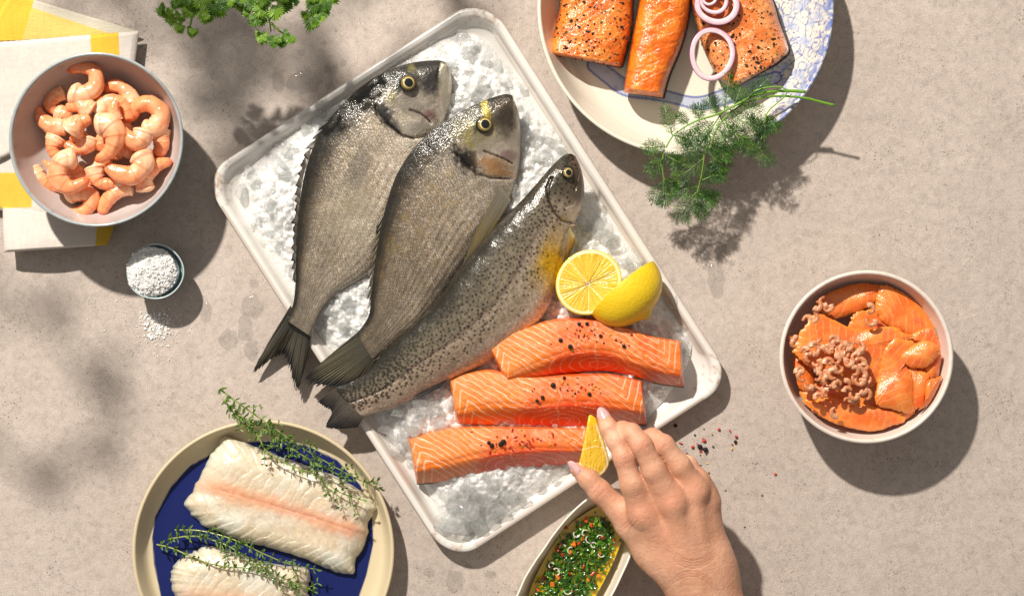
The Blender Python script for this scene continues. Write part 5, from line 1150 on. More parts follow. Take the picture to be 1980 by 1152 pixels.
dill('dill sprig with the shorter pale cut stem, its fronds spread over the plate rim', [([(1557, 178), (1525, 176), (1490, 178), (1455, 186), (1420, 205), (1385, 222), (1352, 232), (1325, 245), (1302, 262), (1288, 285)], [.056, .057, .057, .056, .054, .052], (.0014, .0006)),
  ([(1455, 178), (1480, 170), (1505, 168), (1520, 174), (1518, 186), (1500, 202), (1484, 218), (1478, 240)], [.057, .060, .062, .060, .056, .054], (.0006, .0005)), ([(1284, 290), (1280, 320), (1284, 350), (1284, 372)], [.052, .050, .046], (.0006, .0004)),
  ([(1420, 204), (1400, 215), (1378, 245), (1366, 270)], [.054, .053, .051], (.0006, .0005))],
 [((1300, 262), (1284, 203), 18, .053, .054), ((1302, 262), (1336, 270), 20, .052, .051), ((1290, 284), (1244, 286), 20, .052, .047), ((1286, 300), (1320, 318), 20, .051, .048), ((1283, 305), (1256, 335), 20, .051, .046), ((1284, 350), (1262, 392), 20, .047, .041), ((1284, 345), (1310, 372), 18, .047, .043), ((1284, 368), (1286, 398), 18, .045, .042), ((1330, 240), (1310, 222), 14, .053, .053), ((1352, 232), (1350, 205), 18, .053, .055),
  ((1420, 205), (1432, 168), 22, .055, .058), ((1440, 195), (1486, 152), 22, .056, .060), ((1400, 215), (1412, 140), 16, .054, .058), ((1385, 222), (1372, 190), 20, .053, .056), ((1380, 235), (1350, 262), 24, .053, .050), ((1392, 225), (1410, 262), 26, .053, .051), ((1430, 200), (1470, 222), 24, .055, .054), ((1410, 210), (1445, 245), 26, .054, .052), ((1478, 235), (1465, 282), 20, .053, .048), ((1480, 222), (1504, 252), 18, .054, .050), ((1365, 250), (1384, 292), 24, .052, .050), ((1350, 240), (1330, 285), 24, .053, .050)])
# thyme
def leaf_el(a, p, d, L, wd, r, col):
    """small folded oval leaf"""
    d = d / (np.linalg.norm(d) + 1e-9); s = np.cross(d, [0, 0, 1.0] if abs(d[2]) < .9 else [1., 0, 0]); s /= np.linalg.norm(s) + 1e-9; u = np.cross(s, d); ro = r.uniform(-.7, .7); s, u = s * math.cos(ro) + u * math.sin(ro), u * math.cos(ro) - s * math.sin(ro)
    t = np.array([0, .25, .55, .8, 1.]); w = np.array([.15, .8, 1., .7, .05]) * wd / 2; V = []
    for ti, wi in zip(t, w):
        cen = p + d * L * ti + u * (.12 * L * math.sin(3 * ti)); V += [cen - s * wi + u * wi * .35, cen - u * wi * .15, cen + s * wi + u * wi * .35]
    F = []
    for i in range(4):
        for j in range(2): k = i * 3 + j; F.append([k, k + 1, k + 4, k + 3])
    n = len(V); V = V + [v - u * .00018 for v in V]; F2 = [[q + n for q in f[::-1]] for f in F]
    a.add(V, np.array(F + F2), col)
def thyme(label, group, sprigs, seed):
    r = RS(seed)
    for lab, pts, z, dens, leaf in sprigs:
        root = thing('thyme_sprig', lab, 'herb', PV(pts[0][0], pts[0][1], z[0]), group); a, s = Acc(), Acc()
        n = 60; q = spl(pts, n); zz = lerp1(z, n); p3 = P(q[:, 0], q[:, 1], zz); V, F = tube(p3, np.linspace(.0008, .0004, n), 7); s.add(V, F, mixc(c('7c6440')[None], c('88a04a')[None], np.linspace(0, 1, 1))[0] * 0 + c('86924a'))
        L = np.sum(np.linalg.norm(np.diff(q, axis=0), axis=1)); k = int(L / dens)
        T = np.gradient(p3, axis=0); T /= np.linalg.norm(T, axis=1)[:, None]
        def whorl(pb, t, size):
            for j in range(r.randint(3, 7)):
                an = r.uniform(0, 6.28); side = np.cross(t, [0, 0, 1.0]); up = np.cross(side, t)
                d = t * r.uniform(.1, .9) + (side * math.cos(an) + up * (abs(math.sin(an)) * .8 - .1)) * 1.0
                leaf_el(a, pb + d * .0004, d, size * r.uniform(.0030, .0060), size * r.uniform(.0010, .0018), r, mixc(c('2b4a1c')[None], c('6d8f3c')[None], np.array([r.rand() ** 1.4]))[0])
        for i in range(k):
            u = (i + .3 + .4 * r.rand()) / k * (n - 1); b = int(u); whorl(p3[b], T[b], leaf * (1.15 - .35 * u / n))
            if r.rand() < .35 and i > 1:      # side twig
                sd = r.choice([-1, 1]); an = sd * r.uniform(.4, 1.0); d = np.array([T[b][0] * math.cos(an) - T[b][1] * math.sin(an), T[b][0] * math.sin(an) + T[b][1] * math.cos(an), r.uniform(0, .25)]); ln = r.uniform(.006, .016)
                V, F = tube(np.array([p3[b], p3[b] + d * ln * .5 + [0, 0, .0006], p3[b] + d * ln]), [.0004, .00035, .0003], 5); s.add(V, F, c('7f9648'))
                whorl(p3[b] + d * ln * .55, d, leaf * .8); whorl(p3[b] + d * ln, d, leaf * .8)
        leaf_el(a, p3[-1], T[-1], .005, .002, r, c('6d8f3c'))
        s.build('stem', M_stem, root); a.build('leaves', M_leaf, root)
thyme('', 'thyme sprigs on the large pale fillet', [
 ('longest straight thyme sprig crossing the large pale fillet, its tip at the plate rim', [(425, 752), (460, 778), (520, 820), (580, 862), (640, 898), (690, 925), (735, 944)], [.026, .030, .034, .033, .031, .028], 15, 1.1),
 ('thyme sprig curving down onto the middle of the large pale fillet', [(432, 772), (465, 812), (498, 842), (516, 872), (560, 898), (610, 918), (655, 950), (700, 966)], [.024, .029, .033, .032, .031], 15, 1.0),
 ('bushy dark thyme sprig lying between the two longer ones at the plate top', [(440, 790), (480, 812), (530, 842), (585, 880), (630, 905), (672, 925)], [.026, .031, .036, .035, .033], 9, 1.15)], 5)
thyme('', 'thyme sprigs on the small pale fillet', [
 ('thyme sprig with woody end at the left, lying over the small pale fillet', [(303, 1052), (335, 1060), (380, 1080), (430, 1094), (490, 1100), (545, 1125), (600, 1140)], [.014, .022, .032, .033, .032, .030], 16, 1.0),
 ('upper arching thyme sprig between the two pale fillets', [(338, 1024), (390, 1026), (450, 1042), (510, 1070), (560, 1090), (612, 1100)], [.018, .022, .028, .029, .026], 14, 1.1),
 ('bushy thyme sprig running down over the right end of the small pale fillet', [(325, 1042), (375, 1036), (430, 1050), (480, 1078), (530, 1108), (575, 1128), (605, 1142)], [.017, .022, .030, .034, .031], 10, 1.15)], 6)
# parsley
def leaflet(a, cx, cy, R, ang, z, r, bright):
    """toothed three-part parsley leaflet, cupped, on a short stalk"""
    for lobe, (da, sc) in enumerate(((-1.05, .85), (0, 1.05), (1.05, .85))):
        an = ang + da + r.uniform(-.12, .12); L = R * sc; n = 26; sp = np.linspace(-1, 1, n)
        wdt = .42 * L
        base = np.array([cx, cy]) ; d = np.array([math.cos(an), math.sin(an)]); s = np.array([-d[1], d[0]])
        out = []
        for q in sp:
            th = q * .72; tri = 1 - abs(((q * 2.5 + .5) % 1) - .5) * 2
            rr_ = L * (1.0 - .34 * tri) * (1.08 - .30 * abs(q)); out.append((rr_ * math.cos(th), rr_ * math.sin(th)))
        out = np.array(out); tw = r.uniform(-.4, .4); cup = r.uniform(.15, .6); rows = [.06, .35, .7, 1.]
        V = []; K = []
        for f in rows:
            x, y = out[:, 0] * f, out[:, 1] * f; px = base[0] + d[0] * x + s[0] * y; py = base[1] + d[1] * x + s[1] * y
            zz = z + (cup * (y * y) / (L + 1) * 1.2 - .25 * x * x / L * cup + tw * y * .5 + .04 * L * np.cos(sp * 15.7) * f) / S
            V.append(P(px, py, zz)); vein = .8 + .2 * np.cos(sp * 15.7 + 3.14)
            K.append((mixc(c('24540c')[None], c('80ac2a')[None], np.full(n, bright)) * vein[:, None]))
        V = np.array(V).reshape(-1, 3); K = np.array(K).reshape(-1, 3); F = rings(4, n, False); m = len(V); V2 = V - [0, 0, .0003]
        a.add(np.concatenate([V, V2]), np.concatenate([F, F[:, ::-1] + m]), np.concatenate([K, K * .9]))
def parsley(label, stems, lf, seed):
    r = RS(seed); root = thing('parsley_sprig', label, 'herb', PV(stems[0][0][0], stems[0][0][1], .05), 'parsley sprigs along the picture top'); a, s = Acc(), Acc()
    for pts in stems:
        q = spl(pts, 20); V, F = tube(P(q[:, 0], q[:, 1], np.linspace(.114, .110, 20)), np.linspace(.0011, .0006, 20), 8); s.add(V, F, c('7fa53a'))
    for x, y, R, an in lf:
        for k in range(5):
            leaflet(a, x + r.normal(0, R * .30), y + r.normal(0, R * .30), R * r.uniform(.5, .9), math.radians(an + r.uniform(-50, 50)), .110 + .004 * k + r.uniform(-.003, .003), r, r.uniform(.1, 1.))
    s.build('stem', M_stem, root); a.build('leaves', M_leaf, root)
D = 90
parsley('bright green parsley sprig at the picture top nearest the napkin', [[(420, -30), (400, 10), (372, 30), (335, 35)], [(372, 30), (368, 50), (368, 60)], [(430, -30), (420, 10), (412, 30)]],
 [(322, 24, 22, 190), (340, 30, 20, 120), (352, 50, 18, 100), (372, 60, 17, 80), (345, 5, 24, 160), (368, 8, 28, 100), (390, 18, 28, 60), (405, 34, 22, 70), (425, 8, 30, 40), (398, -4, 30, 60), (440, -8, 26, 10), (360, -10, 26, 100)], 3)
parsley('bright green parsley sprig in the middle with one leaf hanging towards the tray', [[(505, -30), (515, 10), (521, 40), (524, 62)], [(524, 45), (540, 60), (552, 68)], [(500, -30), (490, 0), (482, 20)]],
 [(484, 22, 20, 170), (500, 28, 22, 110), (520, 18, 26, 60), (545, 12, 26, 30), (505, 2, 28, 90), (535, -6, 28, 40), (560, -8, 24, 20), (475, -6, 24, 160), (518, 74, 22, 120), (530, 78, 24, 80), (552, 72, 22, 30), (508, 76, 16, 160)], 4)
parsley('bright green parsley sprig at the picture top nearest the tray', [[(585, -30), (598, 0), (610, 22)]], [(608, 12, 26, 60), (618, 28, 26, 80), (606, 32, 20, 110), (625, 8, 24, 20), (600, -6, 24, 100), (628, -14, 24, 30)], 5)

# ------------------------------------------------------------------ leafy branches overhead, outside the picture, that dapple the stone
def branch(label, gpts, f, seed, nl, size):
    """gpts: where the shade falls on the table; the branch hangs a fraction f of the way up to the lamp"""
    r = RS(seed); Lp = np.array(LAMP); g = P([q[0] for q in gpts], [q[1] for q in gpts], 0.); b = g + (Lp - g) * f
    root = thing('leafy_branch', label, 'branch', b[0], 'leafy branches hanging above the table'); n = 30; q = spl(b, n); V, F = tube(q, np.linspace(.004, .0015, n), 8)
    mk('stem', V, F, M_stem, root, col=np.tile(c('5a4a30'), (len(V), 1))); a = Acc(); T = np.gradient(q, axis=0); T /= np.linalg.norm(T, axis=1)[:, None]
    for i in range(nl):
        k = r.randint(1, n); d = T[k] * r.uniform(0, 1) + r.normal(0, .7, 3); leaf_el(a, q[k], d, size * r.uniform(.6, 1.2), size * r.uniform(.35, .5), r, c('2f5220') * r.uniform(.7, 1.4))
    a.build('leaves', M_leaf, root)
branch('leafy green branch above the table near the parsley', [(760, -60), (640, 20), (480, 90), (330, 40), (180, 0)], .24, 5, 13, .05)
branch('leafy green branch above the table near the napkin', [(560, 120), (440, 200), (300, 60)], .24, 6, 7, .045)
branch('leafy green branch above the left table edge', [(-140, 380), (-60, 520), (20, 560), (110, 650), (230, 760)], .26, 7, 9, .045)
branch('leafy green branch above the table near the far tray edge', [(960, 20), (860, 80), (740, 140), (620, 220), (500, 290)], .20, 9, 16, .045)
branch('leafy green branch above the near left table corner', [(-100, 760), (40, 900), (150, 880), (240, 800)], .24, 8, 5, .045)
# ------------------------------------------------------------------ sauce boat with herb oil
SB = [(1190, 943), (1162, 949), (1136, 961), (1102, 991), (1061, 1043), (1027, 1094), (1000, 1145), (985, 1200), (995, 1255), (1040, 1290), (1100, 1270), (1150, 1210), (1184, 1152), (1204, 1111), (1223, 1066), (1231, 1010), (1224, 966), (1210, 947)]
SC0 = np.array([1112, 1115]); nb = 260; b = spl(SB, nb, closed=True) ; b = b + (1.4 * (vn(np.arange(nb) / 9., np.zeros(nb), 2) - .5))[:, None]
rows = [(.0, 0), (.45, 0), (.55, .001), (.72, .008), (.90, .028), (.985, .042), (1.0, .0448), (.985, .0462), (.962, .0455), (.935, .041), (.90, .034), (.84, .024), (.72, .013), (.5, .008), (.0, .008)]
rows = spl(np.array(rows) * [1, 10], 70) / [1, 10]; V = [P(*(SC0 + (b - SC0) * max(f, 1e-3)).T, z) for f, z in rows]
V = np.array(V).reshape(-1, 3); k = ch(c('f0eadc'), V[:, 0]); k = mixc(k, ch(c('ded4bc'), V[:, 0]), sst(.6, .75, fbm(V[:, 0] * 60, V[:, 1] * 60, 3)) * .3)
o = mk('sauce_boat', V, rings(len(rows), nb), M_glaze, col=k); tag(o, 'cream white boat shaped dish of green herb oil under the hand', 'sauce boat')
OIL = [(1174, 972), (1150, 983), (1102, 1015), (1072, 1052), (1044, 1100), (1024, 1150), (1018, 1200), (1045, 1240), (1100, 1225), (1150, 1152), (1186, 1083), (1203, 1032), (1200, 990)]
sauce = thing('herb_oil', 'yellow oil crowded with chopped green herbs and orange vegetable dice', 'sauce', PV(1110, 1110, .02))
M_oil = mat('golden_oil', base=c('dcb808'), rough=.06, spec=.6, coat=1., coatr=.03, sss=.5, sssr=(.01, .008, .001), bump=[('n', 60, .25, .003)])
V, F, K, st = blob([tuple(SC0 + (np.array(q) - SC0) * 1.02) for q in OIL], 30, 160, lambda r, px, py: .0275 + .0006 * (fbm(px / 12, py / 12, 2) - .5), lambda r, px, py: .020 + 0 * r)
mk('oil', V, F, M_oil, sauce)
r = RS(88); a = Acc(); M_herb = mat('chopped_herbs', rough=.25, attr=True, sss=.2, coat=.8, coatr=.08)
HP = [(1150, 1000), (1128, 1008), (1092, 1042), (1060, 1092), (1036, 1150), (1036, 1200), (1080, 1215), (1135, 1152), (1172, 1085), (1190, 1040), (1180, 1010)]
n = 0
while n < 1500:
    px, py = r.uniform(1020, 1205), r.uniform(975, 1230)
    ins = inside(np.array([px]), np.array([py]), HP)[0]
    if not ins and (r.rand() < .93 or not inside(np.array([px]), np.array([py]), OIL)[0]): continue
    d = r.normal(size=3); d[2] *= .35
    leaf_el(a, P(px, py, .0275 + r.uniform(0, .004)), d, r.uniform(.0018, .0058), r.uniform(.0011, .0030), r, c(['1f4a0c', '3b7414', '5d9422', '2a5a10', '86a83a'][r.choice(5, p=[.3, .28, .16, .2, .06])])); n += 1
a.build('chopped_herbs', M_herb, sauce)['kind'] = 'stuff'
M_veg = mat('orange_vegetable', rough=.2, attr=True, sss=.3, coat=.7, coatr=.1)
cube = lambda r, s: shard(int(r.rand() * 1e4), 9, .8, .15)
for i, (x, y, s, k) in enumerate([(1133, 1005, 6, 0), (1128, 1040, 8, 1), (1110, 1052, 7, 1), (1101, 1068, 7, 1), (1120, 1050, 5, 0), (1087, 1072, 6, 2), (1080, 1062, 7, 2), (1145, 1015, 6, 0), (1165, 1040, 5, 2), (1187, 1043, 4, 0), (1064, 1097, 6, 3), (1077, 1115, 7, 1), (1068, 1128, 6, 1), (1145, 1108, 6, 4), (1157, 1112, 5, 1), (1128, 1095, 5, 2), (1138, 1120, 6, 1), (1051, 1118, 7, 3), (1100, 1108, 5, 2), (1042, 1140, 6, 0), (1108, 1140, 6, 2), (1095, 1020, 5, 2), (1160, 1068, 4, 1), (1086, 1050, 4, 4)]):
    V, F = shard(3000 + i, 9, .8, .14); V = (V * 1.3 * s / S) @ rotm(r).T + P(x, y, .0318)
    K = np.tile(c(['d8501c', 'e07a1e', '9a3c14', '4a1410', 'd02a12'][k]) * .9, (len(V), 1)); mk('vegetable_dice', V, F, M_veg, sauce, col=K, smooth=False)
M_wr = mat('white_allium', base=c('cfcfae'), rough=.25, sss=.3, coat=.6)
for i, (x, y, R, s0, sw) in enumerate([(1115, 1032, 6, 0, 4), (1132, 1030, 6, 2, 3.5), (1140, 1042, 7, 1, 3.2), (1088, 1058, 6, 3, 3), (1105, 1064, 7, 2, 3), (1075, 1105, 7, 4, 3.5), (1160, 1040, 6, 3.4, 2.5), (1148, 1053, 5, 1, 5), (1098, 1140, 8, 0, 3), (1163, 1070, 6, .5, 2.6), (1066, 1092, 5, 2, 4)]):
    t = np.linspace(s0, s0 + sw, 16); V, F = tube(P(x + R * np.cos(t), y + R * np.sin(t), .0325 + .0006 * np.sin(t)), .0006, 6); mk('onion_shred', V, F, M_wr, sauce)

# ------------------------------------------------------------------ pepper and chilli
SPC = {'b': ('peppercorn', 'black peppercorn', '17130f', 4.2, .9), 'k': ('pepper_piece', 'cracked pepper bit', '1d1812', 3.0, .6), 'y': ('pepper_piece', 'yellow pepper bit', 'd2aa3a', 3.6, .6), 'r': ('chilli_flake', 'red chilli flake', 'a81c10', 3.7, .4), 'o': ('pepper_piece', 'olive pepper bit', '7d6a34', 3.2, .6), 'p': ('pink_peppercorn', 'pink red peppercorn', 'c03a2c', 3.2, .8)}
r = RS(31)
def spice(kind, px, py, z, where, group, lab=None):
    nm, lb, col, R, flat = SPC[kind]; R = R * r.uniform(.75, 1.2)
    if kind in 'bp':
        V, F = ell((0, 0, 0), (1, 1, .92), None, 9, 12); V = V * (1 + .12 * (vn(V[:, 0:1] * 3 + 5, V[:, 1:2] * 3 + V[:, 2:3] * 2, 5) - .5))
    else: V, F = shard(r.randint(99999), 9, flat, .12)
    if kind == 'r': V = V * np.array([1.5, .8, 1])
    V = (V * R / S) @ np.array(Matrix.Rotation(r.rand() * 6.28, 3, 'Z') @ Matrix.Rotation(r.uniform(-.4, .4), 3, 'X')).T + P(px, py, z + R / S * flat * .55)
    o = mk(nm, V, F, M_pep, col=np.tile(c(col) * r.uniform(.75, 1.2), (len(V), 1)), smooth=kind in 'bp'); tag(o, lab or (lb + ' ' + where), 'spice', group)
def Z(l, ox, oy, s): return [(k, ox + x / s, oy + y / s) for k, x, y in l]
T1 = Z([('b', 703, 724), ('b', 752, 722), ('b', 836, 797), ('b', 648, 863), ('b', 588, 823), ('k', 630, 752), ('k', 780, 765), ('k', 930, 822), ('k', 962, 838), ('b', 980, 860), ('k', 912, 748), ('o', 808, 828), ('y', 798, 755), ('y', 748, 795), ('y', 650, 810), ('y', 682, 840), ('y', 896, 790), ('y', 915, 755), ('o', 662, 888), ('o', 718, 825),
        ('r', 785, 730), ('r', 680, 785), ('r', 700, 805), ('r', 530, 848), ('r', 850, 775), ('r', 1025, 798), ('r', 1012, 858), ('r', 720, 745), ('r', 762, 812), ('k', 800, 790), ('k', 708, 765), ('r', 735, 800), ('k', 856, 842), ('r', 690, 760)], 900, 400, 3.2)
T2 = Z([('b', 1185, 92), ('b', 1120, 135), ('b', 1058, 206), ('b', 1026, 225), ('b', 1332, 186), ('y', 1148, 102), ('y', 1140, 170), ('y', 1228, 196), ('y', 1240, 132), ('o', 1160, 150), ('k', 1165, 162), ('k', 995, 168), ('k', 1008, 158), ('o', 952, 168), ('y', 1350, 155), ('o', 1400, 178), ('k', 1268, 172), ('r', 1285, 148), ('r', 1310, 162), ('r', 1232, 165), ('r', 1045, 238), ('r', 1262, 128), ('k', 1350, 128), ('o', 1205, 128), ('y', 1368, 140), ('k', 1205, 165), ('r', 1175, 130), ('o', 1262, 92), ('y', 1392, 152), ('r', 1330, 130), ('k', 1250, 185), ('r', 1212, 150), ('y', 1180, 118)], 700, 700, 3.031)
T3 = Z([('b', 828, 466), ('b', 812, 480), ('b', 760, 488), ('b', 742, 470), ('k', 785, 478), ('o', 788, 492), ('k', 968, 492), ('o', 940, 500), ('y', 935, 398), ('y', 776, 516), ('y', 1105, 478), ('r', 640, 408), ('r', 880, 402), ('r', 900, 440), ('r', 905, 462), ('r', 940, 465), ('r', 975, 460), ('r', 1002, 455), ('r', 1030, 450), ('r', 1048, 460), ('r', 985, 478), ('r', 1000, 495), ('r', 880, 512), ('r', 865, 500), ('r', 748, 530), ('r', 850, 438), ('r', 790, 436), ('r', 1120, 438), ('r', 1118, 428), ('r', 1130, 480), ('r', 985, 505), ('r', 955, 430), ('y', 1208, 465), ('r', 838, 500), ('r', 960, 478), ('r', 700, 485), ('r', 925, 480)], 700, 700, 3.031)
for L_, f_, w_ in ((T1, f1, 'on the raw fillet beside the lemon'), (T2, f2, 'on the middle raw fillet'), (T3, f3, 'on the fillet nearest the hand')):
    mx_, my_ = np.mean([q[1] for q in L_]), np.mean([q[2] for q in L_]); ax_, ay_ = max(abs(q[1] - mx_) for q in L_), max(abs(q[2] - my_) for q in L_)
    for k, x, y in L_: spice(k, x, y, f_(x, y) + .0002, w_, 'pepper and chilli ' + w_, SPC[k][1] + ', ' + sector(x - mx_, y - my_, ax_, ay_) + ', ' + w_)
T4 = Z([('b', 900, 183), ('b', 1240, 275), ('b', 1070, 320), ('k', 1060, 202), ('y', 1107, 232), ('p', 1147, 206), ('r', 1210, 217), ('p', 1245, 247), ('y', 1220, 318), ('r', 1222, 292), ('k', 1240, 285), ('r', 930, 283), ('p', 997, 305), ('r', 1030, 290), ('b', 1038, 303), ('r', 1040, 328), ('k', 1075, 345), ('y', 1042, 352), ('k', 1113, 303), ('r', 962, 343), ('k', 1010, 238), ('p', 1062, 268), ('k', 1055, 260), ('o', 1042, 408), ('y', 1078, 396), ('r', 997, 424), ('o', 1088, 450), ('p', 1091, 493), ('o', 1183, 550), ('o', 1392, 576), ('o', 1291, 757), ('p', 1466, 458)], 1000, 760, 2.938)
own = {0: 'black peppercorn lying alone in the tray shadow by the tray edge', 28: 'olive pepper piece alone on the stone, just beyond the loose scatter', 29: 'olive pepper piece alone on the stone, right of the knuckles', 30: 'olive pepper piece alone on the stone, nearest to the wrist', 31: 'pink red peppercorn lying alone on the stone towards the cream bowl'}
for i, (k, x, y) in enumerate(T4):
    spice(k, x, y, .0003, 'scattered on the bare stone beside the hand', 'pepper and chilli scattered on the stone', own.get(i) or SPC[k][1] + ' on bare stone beside the hand, ' + sector(x - 1365, y - 870, 60, 60))
# ------------------------------------------------------------------ meltwater on the stone
def water_mat():
    m = bpy.data.materials.new('meltwater'); m.use_nodes = True; n = m.node_tree.nodes; l = m.node_tree.links; n.remove(n['Principled BSDF'])
    tr = n.new('ShaderNodeBsdfTransparent'); tr.inputs[0].default_value = (.955, .955, .955, 1); gs = n.new('ShaderNodeBsdfGlossy'); gs.inputs['Roughness'].default_value = .03
    fr = n.new('ShaderNodeFresnel'); fr.inputs['IOR'].default_value = 1.33; x = n.new('ShaderNodeMixShader')
    l.new(front_only(n, l, fr.outputs[0]), x.inputs[0]); l.new(tr.outputs[0], x.inputs[1]); l.new(gs.outputs[0], x.inputs[2]); l.new(x.outputs[0], n['Material Output'].inputs['Surface']); return m
M_water = water_mat()
WD = [(538, 155, 14, 24, 'large meltwater blob in the shade below the middle parsley'), (588, 158, 34, 22, 'widest meltwater puddle, between the parsley and the tray'), (640, 135, 14, 9, 'round meltwater drop by the far tray edge'), (583, 102, 7, 7, 'small round drop just below the middle parsley'), (663, 122, 6, 8, 'small drop nearest the far tray edge'), (627, 85, 6, 6, 'small drop between the right parsley and the tray'), (598, 62, 5, 5, 'tiny drop below the right parsley'), (635, 168, 6, 6, 'tiny drop touching the shade of the far tray edge'),
 (398, 604, 12, 20, 'oval meltwater drop beside the shadow of the tiny blue bowl'), (491, 549, 10, 8, 'small irregular drop by the left tray edge'), (487, 592, 20, 24, 'flat meltwater puddle along the left tray edge'), (443, 655, 18, 20, 'curved meltwater puddle above the thyme, left of the bream tail'), (474, 634, 16, 26, 'tall meltwater puddle left of the bream tail'), (486, 676, 14, 22, 'meltwater puddle touching the bream tail shadow'), (385, 690, 5, 4, 'tiny drop above the blue plate'),
 (1385, 540, 17, 34, 'long meltwater streak right of the lemon'), (1372, 485, 34, 24, 'flat meltwater puddle in the dill shadow'), (1312, 465, 14, 6, 'thin drop between tray edge and dill shadow'), (1363, 516, 6, 6, 'small round drop beside the long streak'), (1415, 510, 5, 6, 'tiny drop right of the long streak'),
 (878, 1122, 17, 22, 'meltwater puddle below the near tray corner'), (830, 1106, 12, 8, 'small drop left of the puddle below the near tray corner'), (948, 1110, 12, 7, 'small drop right of the puddle below the near tray corner'), (905, 1095, 8, 6, 'tiny drop right under the near tray corner')]
for i, (x, y, a_, b_, lab) in enumerate(WD):
    rr_ = RS(i + 60); th = np.linspace(0, 6.283, 15, endpoint=False); w = 1 + .34 * (rr_.rand(15) - .5) * (1 if a_ > 10 else .3)
    V, F, K, st = blob(np.c_[x + a_ * w * np.cos(th), y + b_ * w * np.sin(th)], 12, 50, lambda r_, px, py: .0002 + .0022 * min(1, a_ / 14) * (1 - r_ ** 2.6) ** .6 + .0004 * (fbm(px / 8, py / 8, i) - .5) * (1 - r_), lambda r_, px, py: .0002 + 0 * r_)
    o = mk('water_drop', V, F, M_water); tag(o, lab, 'water drop', 'meltwater on the stone')
# ------------------------------------------------------------------ the hand, one continuous skin
def surface_net(D, org, h):
    """iso-surface D = 0 of a sampled field -> vertices, quads"""
    ins = D < 0; nx_, ny_, nz_ = D.shape; cx_, cy_, cz_ = nx_ - 1, ny_ - 1, nz_ - 1
    acc = np.zeros((cx_, cy_, cz_, 3), np.float32); cnt = np.zeros((cx_, cy_, cz_), np.float32)
    sl = lambda o: tuple(slice(k, k + m) for k, m in zip(o, (cx_, cy_, cz_)))
    for ax in range(3):
        for a in (0, 1):
            for b in (0, 1):
                o0 = [0, 0, 0]; others = [k for k in range(3) if k != ax]; o0[others[0]] = a; o0[others[1]] = b; o1 = list(o0); o1[ax] = 1
                d0, d1 = D[sl(o0)], D[sl(o1)]; m = (d0 < 0) != (d1 < 0); t = np.where(m, d0 / np.where(m, d0 - d1, 1), 0)
                for k in range(3): acc[..., k] += np.where(m, o0[k] + (t if k == ax else 0), 0)
                cnt += m
    on = cnt > 0; idx = -np.ones(on.shape, np.int64); idx[on] = np.arange(on.sum()); g = np.argwhere(on)
    V = (g + acc[on] / cnt[on][:, None]) * h + np.array(org)
    Q = []
    for ax in range(3):
        u, v = [k for k in range(3) if k != ax]
        a0 = [slice(None)] * 3; a1 = [slice(None)] * 3; a0[ax] = slice(0, -1); a1[ax] = slice(1, None)
        m = ins[tuple(a0)] != ins[tuple(a1)]; e = np.argwhere(m); e = e[(e[:, u] > 0) & (e[:, v] > 0) & (e[:, u] < D.shape[u] - 1) & (e[:, v] < D.shape[v] - 1)]
        fl = ins[tuple(a0)][tuple(e.T)]; du = np.eye(3, dtype=int)[u]; dv = np.eye(3, dtype=int)[v]
        q = np.stack([idx[tuple((e - du - dv).T)], idx[tuple((e - dv).T)], idx[tuple(e.T)], idx[tuple((e - du).T)]], -1)
        if ax == 1: fl = ~fl
        q[~fl] = q[~fl][:, ::-1]; Q.append(q)
    return V, np.concatenate(Q)
def J(px, py, z, r): return (P(px, py, z), r)
IDX = [J(1242, 990, .088, .0120), J(1222, 936, .096, .0101), J(1207, 886, .098, .0090), J(1191, 852, .0935, .0082), J(1178, 828, .088, .0077), J(1167, 805, .082, .0064)]
MID = [J(1300, 968, .094, .0120), J(1265, 909, .100, .0103), J(1241, 861, .102, .0093), J(1221, 837, .096, .0084), J(1204, 832, .088, .0080), J(1190, 838, .080, .0070)]
RNG = [J(1344, 946, .088, .0112), J(1314, 900, .094, .0097), J(1284, 860, .096, .0087), J(1262, 846, .088, .0082), J(1244, 850, .079, .0075), J(1230, 860, .072, .0066)]
PNK = [J(1366, 966, .076, .0100), J(1352, 928, .082, .0088), J(1330, 898, .080, .0078), J(1310, 888, .072, .0070), J(1294, 892, .064, .0060)]
THB = [J(1262, 1062, .070, .0150), J(1220, 1012, .072, .0124), J(1196, 984, .073, .0108), J(1160, 950, .074, .0101), J(1138, 926, .074, .0088), J(1116, 907, .073, .0066)]
PALM = [(J(1244, 992, .086, .0130), J(1292, 1085, .076, .0165)), (J(1300, 970, .091, .0130), J(1328, 1085, .078, .0175)), (J(1342, 952, .085, .0125), J(1352, 1085, .077, .0170)), (J(1366, 974, .074, .0118), J(1374, 1080, .074, .0150)),
        (J(1262, 1062, .068, .0140), J(1300, 1085, .072, .0160)), (J(1300, 1020, .076, .0130), J(1340, 1030, .076, .0130))]
ARM = [(J(1298, 1082, .074, .0160), J(1322, 1122, .072, .0150)), (J(1380, 1075, .073, .0150), J(1388, 1110, .071, .0148)), (J(1334, 1085, .074, .0175), J(1352, 1118, .073, .0178)),
       (J(1322, 1122, .072, .0150), J(1420, 1480, .066, .0260)), (J(1388, 1110, .071, .0148), J(1500, 1480, .065, .0240)), (J(1352, 1118, .073, .0178), J(1462, 1480, .068, .0300))]
hh = .00085
lo_ = P(1470, 1235, .07) * 0; x0, x1 = P(1085, 0, .06)[0] - .004, P(1540, 0, .06)[0]; y0, y1 = P(0, 1430, .07)[1], P(0, 775, .09)[1] + .004
gx = np.arange(x0, x1, hh, dtype=np.float32); gy = np.arange(y0, y1, hh, dtype=np.float32); gz = np.arange(.034, .1185, hh, dtype=np.float32)
X, Y, Zz = np.meshgrid(gx, gy, gz, indexing='ij')
